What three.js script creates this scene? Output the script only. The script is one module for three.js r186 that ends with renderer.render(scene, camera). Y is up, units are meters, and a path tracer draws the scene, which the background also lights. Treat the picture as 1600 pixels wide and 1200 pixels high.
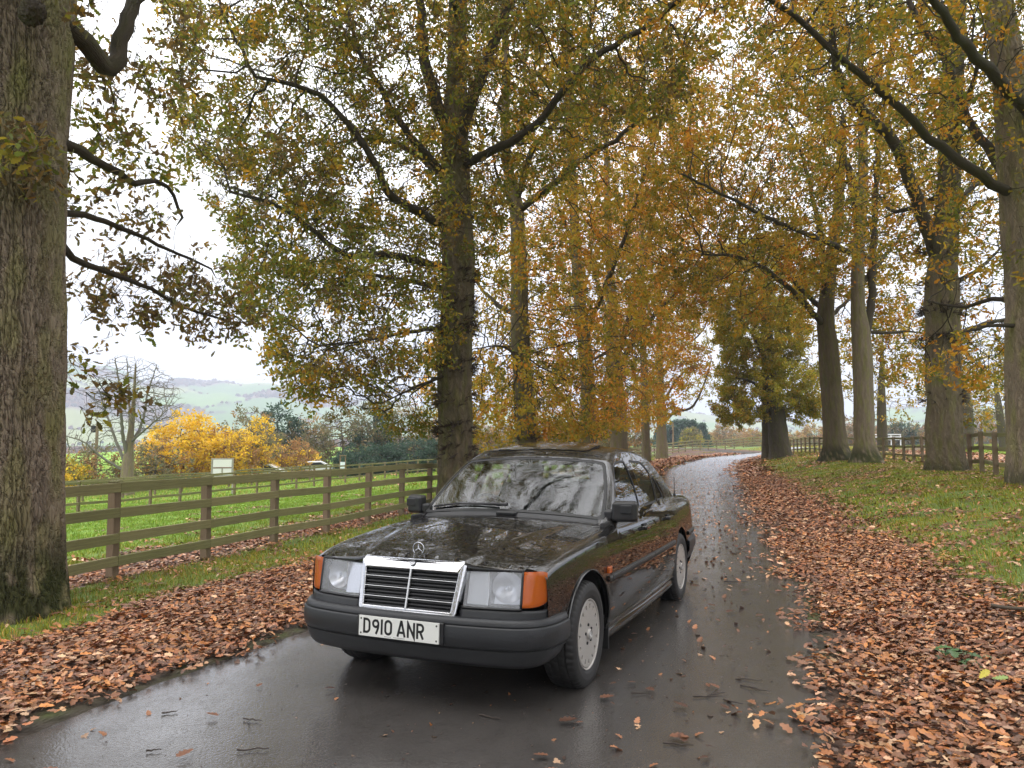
import * as THREE from 'three';
import { mergeGeometries } from 'three/addons/utils/BufferGeometryUtils.js';
import { RoundedBoxGeometry } from 'three/addons/geometries/RoundedBoxGeometry.js';
import { createNoise2D, createNoise3D } from 'simplex-noise';

// ---------- camera, sky, sun, exposure ----------
const scene = new THREE.Scene();
const EYE = 1.464, FOCAL = 1172, PITCH = 0.0812;
const camera = new THREE.PerspectiveCamera(2 * Math.atan(600 / FOCAL) * 180 / Math.PI, 4 / 3, 0.1, 9000);
camera.position.set(0, EYE, 0);
camera.rotation.set(PITCH, 0, 0);
const renderer = new THREE.WebGLRenderer({ antialias: true });
renderer.toneMapping = THREE.LinearToneMapping;
renderer.toneMappingExposure = 2.05;
renderer.shadowMap.enabled = true;

function rng(seed) { let s = seed | 0; return () => { s = (s + 0x6d2b79f5) | 0; let t = Math.imul(s ^ (s >>> 15), 1 | s); t = (t + Math.imul(t ^ (t >>> 7), 61 | t)) ^ t; return ((t ^ (t >>> 14)) >>> 0) / 4294967296; }; }
const R0 = rng(7);
const N2 = createNoise2D(rng(11)), N3 = createNoise3D(rng(12));
const { clamp, lerp, smoothstep } = THREE.MathUtils;
const sm = (a, b, x) => a < b ? smoothstep(x, a, b) : 1 - smoothstep(x, b, a);
const fbm2 = (x, y, o = 4) => { let s = 0, a = 0.5; for (let i = 0; i < o; i++) { s += a * N2(x, y); x = x * 2.03 + 7.1; y = y * 2.03 - 3.7; a *= 0.5; } return s; };

{ // overcast sky: brightest overhead, grey and slightly blue low down, soft cloud texture everywhere
  const w = 1024, h = 512, d = new Float32Array(w * h * 4);
  for (let j = 0; j < h; j++) {
    const el = ((j + 0.5) / h - 0.5) * Math.PI, s = Math.max(0, Math.sin(el));
    for (let i = 0; i < w; i++) {
      const az = (i + 0.5) / w * 2 * Math.PI;
      const k = 1.6 / (s + 0.22), cx = Math.cos(az) * k, cz = Math.sin(az) * k;
      const c = fbm2(cx * 1.1 + 4, cz * 1.1, 5);
      const L = 2.2 * (0.72 + 2.28 * s) / 3 * (1 + 0.28 * c), b = 1 - sm(0.0, 0.4, s);
      const o = (j * w + i) * 4;
      d[o] = L * lerp(1, 0.93, b); d[o + 1] = L * lerp(1, 0.955, b); d[o + 2] = L * lerp(1.02, 1.04, b); d[o + 3] = 1;
    }
  }
  const t = new THREE.DataTexture(d, w, h, THREE.RGBAFormat, THREE.FloatType);
  t.mapping = THREE.EquirectangularReflectionMapping; t.magFilter = THREE.LinearFilter; t.needsUpdate = true;
  scene.background = t; scene.environment = t;
}
const sun = new THREE.DirectionalLight(0xfff6ea, 0.6);
sun.name = 'sun'; sun.position.set(-40, 70, 25); sun.target.position.set(0, 0, -15);
sun.castShadow = true; sun.shadow.radius = 60; sun.shadow.mapSize.set(2048, 2048);
Object.assign(sun.shadow.camera, { left: -70, right: 70, top: 70, bottom: -70, near: 1, far: 250 });
scene.add(sun, sun.target);
scene.fog = new THREE.FogExp2(0xdfe7f8, 0.00045);

// ---------- helpers ----------
const V = (x, y, z) => new THREE.Vector3(x, y, z);
// pixel of the 1600 x 1200 photograph at a depth along the view -> world point
function W(px, py, D) {
  const a = (px - 800) / FOCAL, b = (600 - py) / FOCAL, c = Math.cos(PITCH), s = Math.sin(PITCH);
  const y = b * c + s, z = c - b * s, t = D / z;
  return V(a * t, EYE + y * t, -D);
}
const used = new Map();
function numbered(n) { const k = used.get(n) || 0; used.set(n, k + 1); return k ? n + '_' + String(k).padStart(3, '0') : n; }
function shadows(o) { o.traverse((m) => { if (m.isMesh) { m.castShadow = true; m.receiveShadow = true; } }); return o; }
function thing(name, label, category, group) {
  const g = new THREE.Group(); g.name = numbered(name); g.userData = { label, category };
  if (group) g.userData.group = group;
  scene.add(g); return g;
}
function tag(o, label, category, group) { o.name = numbered(o.name); o.userData.label = label; o.userData.category = category; if (group) o.userData.group = group; scene.add(o); return o; }
function part(name, geo, mat, parent) { const m = new THREE.Mesh(geo, mat); m.name = name; parent.add(m); return m; }
function setting(name, geo, mat, label) { const m = new THREE.Mesh(geo, mat); m.name = name; m.userData.kind = 'structure'; if (label) m.userData.label = label; scene.add(m); return m; }
function std(color, roughness = 0.8, extra = {}) {
  const { rgb, ...rest } = { rgb: color, ...extra };
  const phys = ['clearcoat', 'transmission', 'sheen', 'ior', 'specularIntensity', 'thickness', 'anisotropy'].some((k) => k in rest);
  const m = new (phys ? THREE.MeshPhysicalMaterial : THREE.MeshStandardMaterial)({ roughness, side: THREE.DoubleSide, ...rest });
  m.color.setRGB(...rgb); return m;
}
function dataTex(w, h, f, srgb, rx = 1, ry = 1) { // f(u, v) -> [r, g, b] 0..1 or number
  const d = new Uint8Array(w * h * 4);
  for (let j = 0; j < h; j++) for (let i = 0; i < w; i++) {
    const c = f((i + 0.5) / w, (j + 0.5) / h, i, j), o = (j * w + i) * 4;
    if (typeof c === 'number') d[o] = d[o + 1] = d[o + 2] = clamp(c, 0, 1) * 255; else for (let k = 0; k < 3; k++) d[o + k] = clamp(c[k], 0, 1) * 255;
    d[o + 3] = 255;
  }
  const t = new THREE.DataTexture(d, w, h); t.wrapS = t.wrapT = THREE.RepeatWrapping; t.magFilter = THREE.LinearFilter;
  if (srgb) t.colorSpace = THREE.SRGBColorSpace;
  t.repeat.set(rx, ry); t.needsUpdate = true; return t;
}
// noise that repeats over a unit square: sampled on a torus
const tileNoise = (u, v, f, seed = 0) => { const a = u * 6.2832, b = v * 6.2832, r = f / 6.2832; return 0.5 * (N3(Math.cos(a) * r + seed, Math.sin(a) * r, Math.cos(b) * r + 5) + N3(Math.sin(b) * r + 9 + seed, Math.cos(a) * r + 3, Math.sin(a) * r)); };
const toSRGB = (x) => x <= 0.0031308 ? x * 12.92 : 1.055 * Math.pow(x, 1 / 2.4) - 0.055;

class MB { // mesh builder
  constructor() { this.p = []; this.n = []; this.uv = []; this.c = []; this.i = []; }
  get count() { return this.p.length / 3; }
  v(x, y, z, u = 0, w = 0, c) { this.p.push(x, y, z); this.uv.push(u, w); if (c) this.c.push(c[0], c[1], c[2]); return this.count - 1; }
  tri(a, b, c) { this.i.push(a, b, c); }
  quad(a, b, c, d) { this.i.push(a, b, c, a, c, d); }
  geo(flat = false) {
    let g = new THREE.BufferGeometry();
    g.setAttribute('position', new THREE.Float32BufferAttribute(this.p, 3));
    g.setAttribute('uv', new THREE.Float32BufferAttribute(this.uv, 2));
    if (this.c.length) g.setAttribute('color', new THREE.Float32BufferAttribute(this.c, 3));
    g.setIndex(this.i);
    if (flat) g = g.toNonIndexed();
    g.computeVertexNormals(); return g;
  }
  tube(pts, radii, sides, uvk = 1, v0 = 0) { // pts: Vector3[]
    const n = pts.length; let t = V(0, 0, 0), nx = V(1, 0, 0), b = V(0, 0, 0), prev = -1, len = v0;
    for (let i = 0; i < n; i++) {
      t.subVectors(pts[Math.min(n - 1, i + 1)], pts[Math.max(0, i - 1)]).normalize();
      if (i === 0) { nx.set(Math.abs(t.y) > 0.9 ? 1 : 0, Math.abs(t.y) > 0.9 ? 0 : 1, 0); }
      nx.addScaledVector(t, -nx.dot(t)).normalize(); b.crossVectors(t, nx);
      if (i) len += pts[i].distanceTo(pts[i - 1]);
      const start = this.count, r = radii[i];
      for (let k = 0; k <= sides; k++) {
        const a = k / sides * 6.28319, c = Math.cos(a) * r, s = Math.sin(a) * r;
        this.v(pts[i].x + nx.x * c + b.x * s, pts[i].y + nx.y * c + b.y * s, pts[i].z + nx.z * c + b.z * s, k / sides * uvk, len);
      }
      if (prev >= 0) for (let k = 0; k < sides; k++) this.quad(prev + k, prev + k + 1, start + k + 1, start + k);
      prev = start;
    }
  }
  box(cx, cy, cz, w, h, d) { const g = new THREE.BoxGeometry(w, h, d); g.translate(cx, cy, cz); this.add(g); }
  add(g) { const o = this.count, P = g.attributes.position, U = g.attributes.uv; for (let i = 0; i < P.count; i++) this.v(P.getX(i), P.getY(i), P.getZ(i), U ? U.getX(i) : 0, U ? U.getY(i) : 0); const I = g.index; if (I) for (let i = 0; i < I.count; i++) this.i.push(o + I.getX(i)); else for (let i = 0; i < P.count; i++) this.i.push(o + i); }
}
const at = (g, x, y, z, rx = 0, ry = 0, rz = 0) => { g.applyMatrix4(new THREE.Matrix4().compose(V(x, y, z), new THREE.Quaternion().setFromEuler(new THREE.Euler(rx, ry, rz)), V(1, 1, 1))); return g; };
const rbox = (w, h, d, r = 0.01, s = 3) => new RoundedBoxGeometry(w, h, d, s, Math.min(r, w / 2.01, h / 2.01, d / 2.01));
// piecewise monotone-ish cubic through [x, y] pairs, x ascending
function curve(pts) {
  const n = pts.length, m = pts.map((p, i) => { if (i === 0 || i === n - 1) { const a = i ? pts[n - 2] : pts[0], b = i ? pts[n - 1] : pts[1]; return (b[1] - a[1]) / (b[0] - a[0]); } const s0 = (p[1] - pts[i - 1][1]) / (p[0] - pts[i - 1][0]), s1 = (pts[i + 1][1] - p[1]) / (pts[i + 1][0] - p[0]); return s0 * s1 <= 0 ? 0 : 2 * s0 * s1 / (s0 + s1); });
  return (x) => { if (x <= pts[0][0]) return pts[0][1]; if (x >= pts[n - 1][0]) return pts[n - 1][1]; let i = 0; while (x > pts[i + 1][0]) i++; const h = pts[i + 1][0] - pts[i][0], t = (x - pts[i][0]) / h, t2 = t * t, t3 = t2 * t; return (2 * t3 - 3 * t2 + 1) * pts[i][1] + (t3 - 2 * t2 + t) * h * m[i] + (-2 * t3 + 3 * t2) * pts[i + 1][1] + (t3 - t2) * h * m[i + 1]; };
}
// ---------- terrain ----------
// D is the distance ahead of the camera (world z = -D). The lane's centre line and half width:
const laneX = curve([[-60, -22], [-20, -7.9], [-6, -3.55], [0, -1.75], [3.86, -0.52], [6.13, 0.32], [10, 1.50], [16.4, 3.28], [26, 6.0], [38.4, 9.45], [52, 13.6], [64, 18.2], [72, 22.6], [80, 29], [88, 40], [95, 56], [102, 80], [110, 120]]);
const HALF = 1.78;
const sideOf = (X, D) => (X - laneX(D)) * 0.955;   // metres to the right of the lane's centre
const fenceX = (D) => -5.33 + 0.2824 * (D - 10.16);
function H(X, D) {
  const s = sideOf(X, clamp(D, -60, 76)), far = 0.95 * sm(30, 115, D);
  const r = Math.hypot(X, D), near = 1 - sm(75, 140, D);
  let h = 0;
  if (s < 0) h += -0.33 * sm(1.9, 6.2, -s) * near - 0.052 * Math.max(0, Math.min(-s, 46) - 6.5) * near;
  else h += 0.60 * sm(2.1, 7.6, s) * near + 0.35 * near * sm(14, 40, s);
  h += 0.03 * sm(1.8, 3.2, Math.abs(s)) * N2(X * 0.45, D * 0.45) * near + 0.012 * sm(1.9, 2.6, Math.abs(s)) * N2(X * 1.7, D * 1.7);
  h += far;
  // the valley on the left
  const q = Math.max(0, -s - 62), v = sm(0, 190, q);
  h = lerp(Math.max(h, -2.8), -8.5, v);
  // hills across the valley and ahead
  if (r > 300) {
    const az = Math.atan2(X, D), px = 800 + FOCAL * Math.tan(clamp(az, -1.2, 1.2));
    const rise = sm(620, 2300, r), e = RIDGE(px) + 0.010 * fbm2(px * 0.006, 2.2, 3);
    h += rise * rise * e * 2300 * (0.98 + 0.17 * sm(2000, 2600, r)) + sm(500, 1000, r) * 6 * N2(X * 0.004, D * 0.004) + 14 * rise * fbm2(X * 0.0016, D * 0.0016, 3);
  }
  return h;
}
function RIDGE(px) { return (695 - RIDGEPX(px)) / FOCAL; }
var RIDGEPX = curve([[-900, 585], [0, 580], [90, 584], [150, 592], [230, 604], [300, 606], [360, 602], [430, 606], [520, 622], [650, 632], [900, 645], [1060, 648], [1150, 655], [1300, 662], [1420, 650], [1520, 655], [1700, 640], [2600, 640]]);

// what lies on the ground, in metres from the lane
const edgeL = (D) => 1.80 + 0.10 * N2(D * 0.35, 1.5) + 0.05 * N2(D * 1.3, 4.5);     // left asphalt edge
const edgeR = (D) => 1.86 + 0.10 * N2(D * 0.3, 9.5) + 0.07 * N2(D * 0.9, 2.5);
// density 0..1 of fallen leaves
function leafCover(X, D) {
  const s = sideOf(X, clamp(D, -60, 76)), n = fbm2(X * 0.55, D * 0.55, 3), n2 = fbm2(X * 1.9 + 5, D * 1.9, 3);
  if (s < 0) {
    const t = -s, f = (X - fenceX(D)) * 0.962; // >0 lane side of the fence
    if (f > 0) return sm(edgeL(D) - 0.05, edgeL(D) + 0.42, t + n2 * 0.25) * (1 - 0.92 * sm(-0.12, 0.22, (1.95 + 0.35 * N2(D * 0.4, 3)) - f + n2 * 0.5));
    return clamp(0.95 * sm(-2.6 - n * 2.0, -1.1, f) + 0.03 + 0.25 * sm(0.25, 0.5, n), 0, 1);
  }
  const band = 1.55 + 0.0 * D + 0.35 * N2(D * 0.25, 6), t = s - edgeR(D);
  const strip = sm(-0.16, 0.34, t + n2 * 0.30) * (1 - sm(band - 0.25, band + 0.55, t + n2 * 0.6));
  const verge = sm(band - 0.3, band + 0.3, t) * clamp(0.05 + 0.9 * n + 0.5 * n2 + 0.30 * (1 - sm(3.2, 6.0, D)), 0.04, 1) * (1 - 0.45 * sm(6, 16, s));
  const behind = 0.85 * sm(12.5, 14, s) * (1 - sm(17.5, 19.5, s));
  return clamp(Math.max(strip, verge, behind * sm(8, 14, D)), 0, 1);
}
const roadY = (X, D) => { const s = sideOf(X, D), f = clamp(s < 0 ? s / (edgeL(D) + 0.10) : s / (edgeR(D) + 0.22), -1, 1); return H(laneX(D), D) - 0.002 + 0.022 * (1 - f * f); };
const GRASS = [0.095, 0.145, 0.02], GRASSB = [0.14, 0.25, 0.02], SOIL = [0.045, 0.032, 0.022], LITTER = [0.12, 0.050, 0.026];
const groundTex = (() => { // colours of soil, litter and turf over the near ground: 80 m x 100 m
  const w = 1280, h = 1600;
  return dataTex(w, h, (u, v) => {
    const X = -36 + u * 80, D = -12 + v * 100, c = leafCover(X, D), s = sideOf(X, clamp(D, -60, 76));
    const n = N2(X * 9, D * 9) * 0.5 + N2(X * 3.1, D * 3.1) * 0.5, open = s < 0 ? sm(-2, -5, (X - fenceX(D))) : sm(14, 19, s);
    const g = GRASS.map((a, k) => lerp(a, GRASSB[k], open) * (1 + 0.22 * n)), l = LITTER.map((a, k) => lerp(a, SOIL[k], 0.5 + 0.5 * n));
    const mud = s < 0 ? 1 - sm(0.05, 0.5, -s - edgeL(D) + 0.15 * n) : 1 - sm(0, 0.4, s - edgeR(D) + 0.1 * n);
    const t = sm(0.25, 0.75, c + 0.2 * n);
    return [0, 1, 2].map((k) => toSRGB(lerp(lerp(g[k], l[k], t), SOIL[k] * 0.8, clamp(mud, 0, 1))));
  }, true);
})();
groundTex.wrapS = groundTex.wrapT = THREE.ClampToEdgeWrapping;
const groundBump = dataTex(512, 512, (u, v) => 0.5 + 0.5 * tileNoise(u, v, 18, 3) * 0.6 + 0.25 * tileNoise(u, v, 60, 7)); groundBump.repeat.set(40, 50);
const roadTex = (f, srgb) => dataTex(1024, 1024, f, srgb, 0.8, 0.8);
const agg = (() => { const n = 1024, d = new Float32Array(n * n), r = rng(77); for (let k = 0; k < 30000; k++) { const x = r() * n | 0, y = r() * n | 0, R = 2.5 + r() * 5, q = 0.4 + 0.6 * r(), c = Math.ceil(R); for (let j = -c; j <= c; j++) for (let i = -c; i <= c; i++) { const e = (i * i + j * j) / (R * R); if (e < 1) { const o = ((y + j + n) % n) * n + ((x + i + n) % n); d[o] = Math.max(d[o], q * Math.sqrt(1 - e * 0.8)); } } } return d; })();
const asphalt = std([1, 1, 1], 0.30, { ior: 1.9,
  map: roadTex((u, v, i, j) => { const a = agg[j * 1024 + i], n = 0.5 + 0.5 * tileNoise(u, v, 5, 3), b = 0.034 + 0.026 * a + 0.014 * n; return [toSRGB(b * 1.10), toSRGB(b), toSRGB(b * 0.92)]; }, true),
  bumpMap: roadTex((u, v, i, j) => 0.85 * agg[j * 1024 + i] + 0.05), bumpScale: 0.0009,
  roughnessMap: roadTex((u, v) => 0.62 + 0.22 * tileNoise(u, v, 4, 5) + 0.18 * tileNoise(u, v, 13, 15)),
});
asphalt.roughness = 0.32;
{ // near ground sheet
  const xs = [], ds = [];
  const fill = (a, lo, hi, f) => { let x = lo; while (x < hi) { a.push(x); x += f(x); } a.push(hi); };
  fill(xs, -165, 165, (x) => Math.abs(x) < 10 ? 0.22 : Math.abs(x) < 24 ? 0.6 : Math.abs(x) < 60 ? 2 : 7);
  fill(ds, -60, 175, (d) => d < -6 ? 2 : d < 16 ? 0.22 : d < 34 ? 0.5 : d < 80 ? 1.2 : 5);
  const b = new MB();
  for (const d of ds) for (const x of xs) { const s = sideOf(x, clamp(d, -60, 76)); const under = (d < 92 ? 0.035 * (1 - sm(1.75, 2.0, Math.abs(s))) : 0.0); b.v(x, H(x, d) - under, -d, (x + 36) / 80, (d + 12) / 100); }
  for (let j = 0; j + 1 < ds.length; j++) for (let i = 0; i + 1 < xs.length; i++) { const a = j * xs.length + i; b.quad(a, a + 1, a + xs.length + 1, a + xs.length); }
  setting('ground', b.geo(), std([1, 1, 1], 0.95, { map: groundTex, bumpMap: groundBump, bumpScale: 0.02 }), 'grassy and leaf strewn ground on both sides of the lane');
}
{ // the lane
  const b = new MB(), pts = []; const cl = new THREE.CatmullRomCurve3([-60, -20, -6, 0, 3.86, 6.13, 10, 16.4, 26, 38.4, 52, 64, 72, 80, 88, 95, 102, 110].map((d) => V(laneX(d), 0, -d)), false, 'centripetal');
  const K = 700; for (let k = 0; k <= K; k++) {
    const t = k / K, q = cl.getPointAt(t), g = cl.getTangentAt(t), rx = -g.z, rz = g.x, L = t * cl.getLength(), J = 16;
    for (let j = 0; j <= J; j++) { const f = lerp(-1, 1, j / J), n = (f < 0 ? edgeL(-q.z) + 0.10 : edgeR(-q.z) + 0.22) , o = f * n, x = q.x + rx * o, z = q.z + rz * o; b.v(x, H(laneX(clamp(-z, -60, 109)), -z) + (Math.abs(f) > 0.99 ? -0.012 : 0.004) + 0.022 * (1 - f * f) - 0.006, z, x, z); }
    if (k) for (let j = 0; j < 16; j++) { const a = b.count - 34 + j; b.quad(a, a + 1, a + 18, a + 17); }
  }
  setting('road', b.geo(), asphalt, 'narrow wet tarmac lane');
}
// far land: fields, woods and hedges, one sheet from 150 m to the hills
const fieldKind = (X, D) => { // nearest of scattered field centres
  const sx = 210, sd = 260, i0 = Math.floor(X / sx), j0 = Math.floor(D / sd); let b = 1e9, b2 = 1e9, id = 0;
  for (let i = i0 - 1; i <= i0 + 1; i++) for (let j = j0 - 1; j <= j0 + 1; j++) { const q = rng(i * 7919 + j * 104729 + 5), cx = (i + 0.15 + 0.7 * q()) * sx, cd = (j + 0.15 + 0.7 * q()) * sd, d = Math.hypot((X - cx) / sx, (D - cd) / sd); if (d < b) { b2 = b; b = d; id = q(); } else if (d < b2) b2 = d; }
  return [id, (b2 - b) * 200];
};
{
  const b = new MB(), rs = [120]; while (rs[rs.length - 1] < 5200) rs.push(rs[rs.length - 1] * 1.022 + 1);
  const A = 420, a0 = -1.15, a1 = 1.15;
  for (const r of rs) for (let k = 0; k <= A; k++) {
    const az = lerp(a0, a1, k / A), X = Math.sin(az) * r, D = Math.cos(az) * r, [id, e] = fieldKind(X, D), n = 0.12 * N2(X * 0.02, D * 0.02) + 0.1 * N2(X * 0.1, D * 0.1);
    let c = id < 0.30 ? [0.105, 0.065, 0.045] : id < 0.55 ? [0.11, 0.19, 0.04] : id < 0.8 ? [0.08, 0.15, 0.035] : [0.17, 0.20, 0.06];
    if (r < 330) c = GRASSB.map((q) => q * 0.95);
    if (r > 330 && e < 7) c = [0.05, 0.05, 0.03];
    b.v(X, H(X, D) - (r < 172 ? 0.35 : 0), -D, X, D, c.map((q) => q * (1 + n)));
  }
  for (let j = 0; j + 1 < rs.length; j++) for (let k = 0; k < A; k++) { const a = j * (A + 1) + k; b.quad(a, a + 1, a + A + 2, a + A + 1); }
  const m = std([1, 1, 1], 1); m.vertexColors = true;
  setting('hills', b.geo(), m, 'green fields and brown woods on the hills across the valley');
}
// ---------- the saloon: x to its left, y up, z forward, origin on the road under the front axle ----------
const dropTex = (() => { // rain drops standing on the bodywork, as height
  const n = 1024, d = new Float32Array(n * n), r = rng(31);
  const put = (x, y, R, k) => { const c = Math.ceil(R); for (let j = -c; j <= c; j++) for (let i = -c; i <= c; i++) { const q = (i * i + j * j) / (R * R); if (q < 1) { const o = ((y + j + n) % n) * n + ((x + i + n) % n); d[o] = Math.max(d[o], Math.sqrt(1 - q) * k); } } };
  for (let i = 0; i < 2400; i++) put(r() * n | 0, r() * n | 0, 3 + r() * r() * 9, 0.35 + 0.65 * r());
  for (let i = 0; i < 300; i++) { let x = r() * n, y = r() * n; const R = 5 + 6 * r(); for (let k = 0; k < 6; k++) { put(x | 0, y | 0, R * (0.6 + 0.5 * r()), 0.9); x = (x + (r() - 0.5) * R * 2 + n) % n; y = (y + (r() - 0.5) * R * 2 + n) % n; } }
  return dataTex(n, n, (u, v, i, j) => d[j * n + i]);
})();
const dropsOn = (sx, sy) => { const t = dropTex.clone(); t.repeat.set(sx, sy); t.needsUpdate = true; return t; };
const runTex = dataTex(1024, 1024, (u, v) => { // water film and rivulets running down the windscreen
  const a = tileNoise(u, v, 8, 2), s1 = tileNoise(u * 1, v, 3, 8);
  const x = u + 0.02 * s1, r = N3(Math.cos(x * 6.2832) * 9, Math.sin(x * 6.2832) * 9, v * 2.0), r2 = N3(Math.cos(x * 6.2832) * 24, Math.sin(x * 6.2832) * 24, Math.cos(v * 6.2832) * 0.8);
  return 0.5 + 0.10 * a + 0.10 * r + 0.22 * r2;
});
const CM = {
  paint: std([0.0105, 0.0098, 0.0095], 0.018, { ior: 1.7, bumpMap: dropsOn(2.0, 2.0), bumpScale: 0.00028 }),
  paintSide: std([0.0105, 0.0098, 0.0095], 0.02, { ior: 1.7 }),
  dark: std([0.022, 0.022, 0.022], 0.9),
  castMetal: std([0.16, 0.155, 0.15], 0.6, { metalness: 0.5 }),
  rubber: std([0.012, 0.012, 0.012], 0.55),
  plastic: std([0.015, 0.016, 0.018], 0.45, { bumpMap: dropsOn(3, 3), bumpScale: 0.0003 }),
  blackPlastic: std([0.012, 0.012, 0.013], 0.42),
  chrome: std([0.52, 0.52, 0.53], 0.07, { metalness: 1, bumpMap: dropsOn(3.3, 3.3), bumpScale: 0.0004 }),
  brightBar: std([0.62, 0.62, 0.62], 0.25, { metalness: 0.8 }),
  alloy: std([0.40, 0.375, 0.345], 0.45, { metalness: 0.25, clearcoat: 0.4, clearcoatRoughness: 0.2 }),
  tyre: std([0.016, 0.0155, 0.015], 0.62),
  glass: std([0.72, 0.80, 0.76], 0.0, { transmission: 1, ior: 1.65, bumpMap: runTex, bumpScale: 0.00012 }),
  sideGlass: std([0.55, 0.62, 0.58], 0.0, { transmission: 1, ior: 1.9 }),
  lens: std([0.90, 0.91, 0.93], 0.04, { transmission: 0.88, ior: 1.5 }),
  reflector: std([0.82, 0.82, 0.83], 0.28, { metalness: 1 }),
  amber: std([1.0, 0.20, 0.008], 0.10, { transmission: 0.25, ior: 1.45, clearcoat: 0.8, clearcoatRoughness: 0.05 }),
  red: std([0.35, 0.01, 0.01], 0.15, { clearcoat: 0.8, clearcoatRoughness: 0.05 }),
  seat: std([0.055, 0.052, 0.05], 0.85),
  trim: std([0.02, 0.02, 0.021], 0.75),
};
{ const rib = dataTex(256, 64, (u) => 0.5 + 0.5 * Math.cos(u * 6.2832 * 16)); rib.repeat.set(7, 1); CM.lens.bumpMap = rib; CM.lens.bumpScale = 0.0005; const r2 = rib.clone(); r2.repeat.set(6, 1); r2.needsUpdate = true; CM.amber.bumpMap = r2; CM.amber.bumpScale = 0.002; }

const car = thing('saloon_car', 'dark grey wet four-door saloon car parked on the narrow road', 'car');
car.position.set(-0.297, 0, -5.025); car.rotation.y = -0.4178;
(() => {
  const profs = [
    [[-0.50, 0.962], [-0.35, 0.948], [0, 0.912], [0.4, 0.865], [0.58, 0.834], [0.69, 0.806]],
    [[-1.14, 1.378], [-0.95, 1.265], [-0.70, 1.098], [-0.50, 0.962]],
    [[-2.42, 1.40], [-2.1, 1.448], [-1.75, 1.466], [-1.4, 1.444], [-1.14, 1.378]],
    [[-3.03, 1.035], [-2.7, 1.245], [-2.42, 1.40]],
    [[-3.86, 0.93], [-3.8, 0.972], [-3.4, 1.012], [-3.03, 1.035]],
  ].map((p) => [p[0][0], curve(p)]);
  const Prof = (u) => { for (const [lo, f] of profs) if (u >= lo) return f(u); return 0.93; };
  const Wd = curve([[-3.86, 0.775], [-3.5, 0.82], [-2.8, 0.856], [-1.7, 0.868], [-0.6, 0.862], [0, 0.85], [0.35, 0.83], [0.6, 0.806], [0.745, 0.79]]);
  const bow = curve([[-3.86, -0.14], [-3.5, -0.05], [-3.03, -0.19], [-2.42, -0.12], [-1.9, 0], [-1.5, 0.08], [-1.14, 0.2], [-0.5, 0.27], [-0.2, 0.13], [0.1, 0.07], [0.45, 0.11], [0.745, 0.2]]);
  const crown = curve([[-3.86, 0.10], [-3.03, 0.12], [-2.42, 0.10], [-1.14, 0.10], [-0.5, 0.09], [0.745, 0.07]]);
  const tuck = curve([[0.17, 0.075], [0.22, 0.05], [0.30, 0.022], [0.37, 0.008], [0.45, 0.001], [0.56, 0], [0.70, 0.008], [0.80, 0.020], [0.87, 0.038], [0.915, 0.062], [0.945, 0.092]]);
  const belt = 0.945;
  const sideX = (u, y) => { const w = Wd(u); if (y <= belt) return w - tuck(y); const t = (y - belt) / (1.38 - belt); return lerp(w - 0.092, 0.598, t) + 0.022 * Math.sin(Math.PI * Math.min(1, t)); };
  const ridge = (u, x) => u < -0.5 ? 0 : 0.011 * sm(0.045, -0.045, Math.abs(x) - (0.36 + (0.69 - u) * 0.21)) * sm(-0.5, -0.3, u);
  const topY = (u, x) => Prof(u) - crown(u) * x * x + ridge(u, x);
  // sections
  const us = []; const U0 = 0.69, U1 = -3.86;
  for (let u = U0; u > U1; u -= 0.02) us.push(u);
  for (const b of [-0.5, -1.14, -2.42, -3.03, U1]) us.push(b - 0.0005, b + 0.0005);
  us.sort((a, b) => b - a);
  const rows = us.map((u) => {
    u = clamp(u, U1, U0);
    let lo = 0.3, hi = 1.45; for (let k = 0; k < 40; k++) { const m = (lo + hi) / 2; if (m < topY(u, sideX(u, m))) lo = m; else hi = m; }
    const yi = lo, xi = sideX(u, yi), rad = 0.045, raw = [];
    const NS = 34, NT = 52;
    for (let k = 0; k <= NS; k++) { const y = lerp(0.17, yi - rad * 0.8, k / NS); raw.push([sideX(u, y), y]); }
    const a = raw[NS], cN = [xi - rad * 1.3, topY(u, xi - rad * 1.3)];
    for (let k = 1; k < 9; k++) { const t = k / 9; raw.push([(1 - t) ** 2 * a[0] + 2 * t * (1 - t) * xi + t * t * cN[0], (1 - t) ** 2 * a[1] + 2 * t * (1 - t) * yi + t * t * cN[1]]); }
    const mid = NS + 4.5;
    for (let k = 0; k <= NT; k++) { const x = lerp(cN[0], 0, k / NT); raw.push([x, topY(u, x)]); }
    let L = 0, Lc = 0; const arc = raw.map((p, k) => { if (k) L += Math.hypot(p[0] - raw[k - 1][0], p[1] - raw[k - 1][1]); if (k === NS + 4) Lc = L; return L; });
    const out = [];
    for (let k = 0; k < raw.length; k++) out.push([raw[k][0], raw[k][1], u - bow(u) * raw[k][0] ** 2, u, arc[k] - Lc]);
    for (let k = raw.length - 2; k >= 0; k--) out.push([-raw[k][0], raw[k][1], u - bow(u) * raw[k][0] ** 2, u, arc[k] - Lc]);
    return out;
  });
  const m = rows[0].length, shellG = new THREE.BufferGeometry(), pos = [], idx = [];
  rows.forEach((r) => r.forEach((q) => pos.push(q[0], q[1], q[2])));
  for (let i = 0; i + 1 < rows.length; i++) for (let k = 0; k + 1 < m; k++) { const a = i * m + k; idx.push(a, a + 1, a + m + 1, a, a + m + 1, a + m); }
  shellG.setAttribute('position', new THREE.Float32BufferAttribute(pos, 3)); shellG.setIndex(idx); shellG.computeVertexNormals();
  const nr = shellG.attributes.normal.array, M = { v: [], i: idx };
  let flip = nr[(Math.floor(rows.length / 2) * m + (m - 1) / 2) * 3 + 1] < 0 ? -1 : 1;
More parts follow.
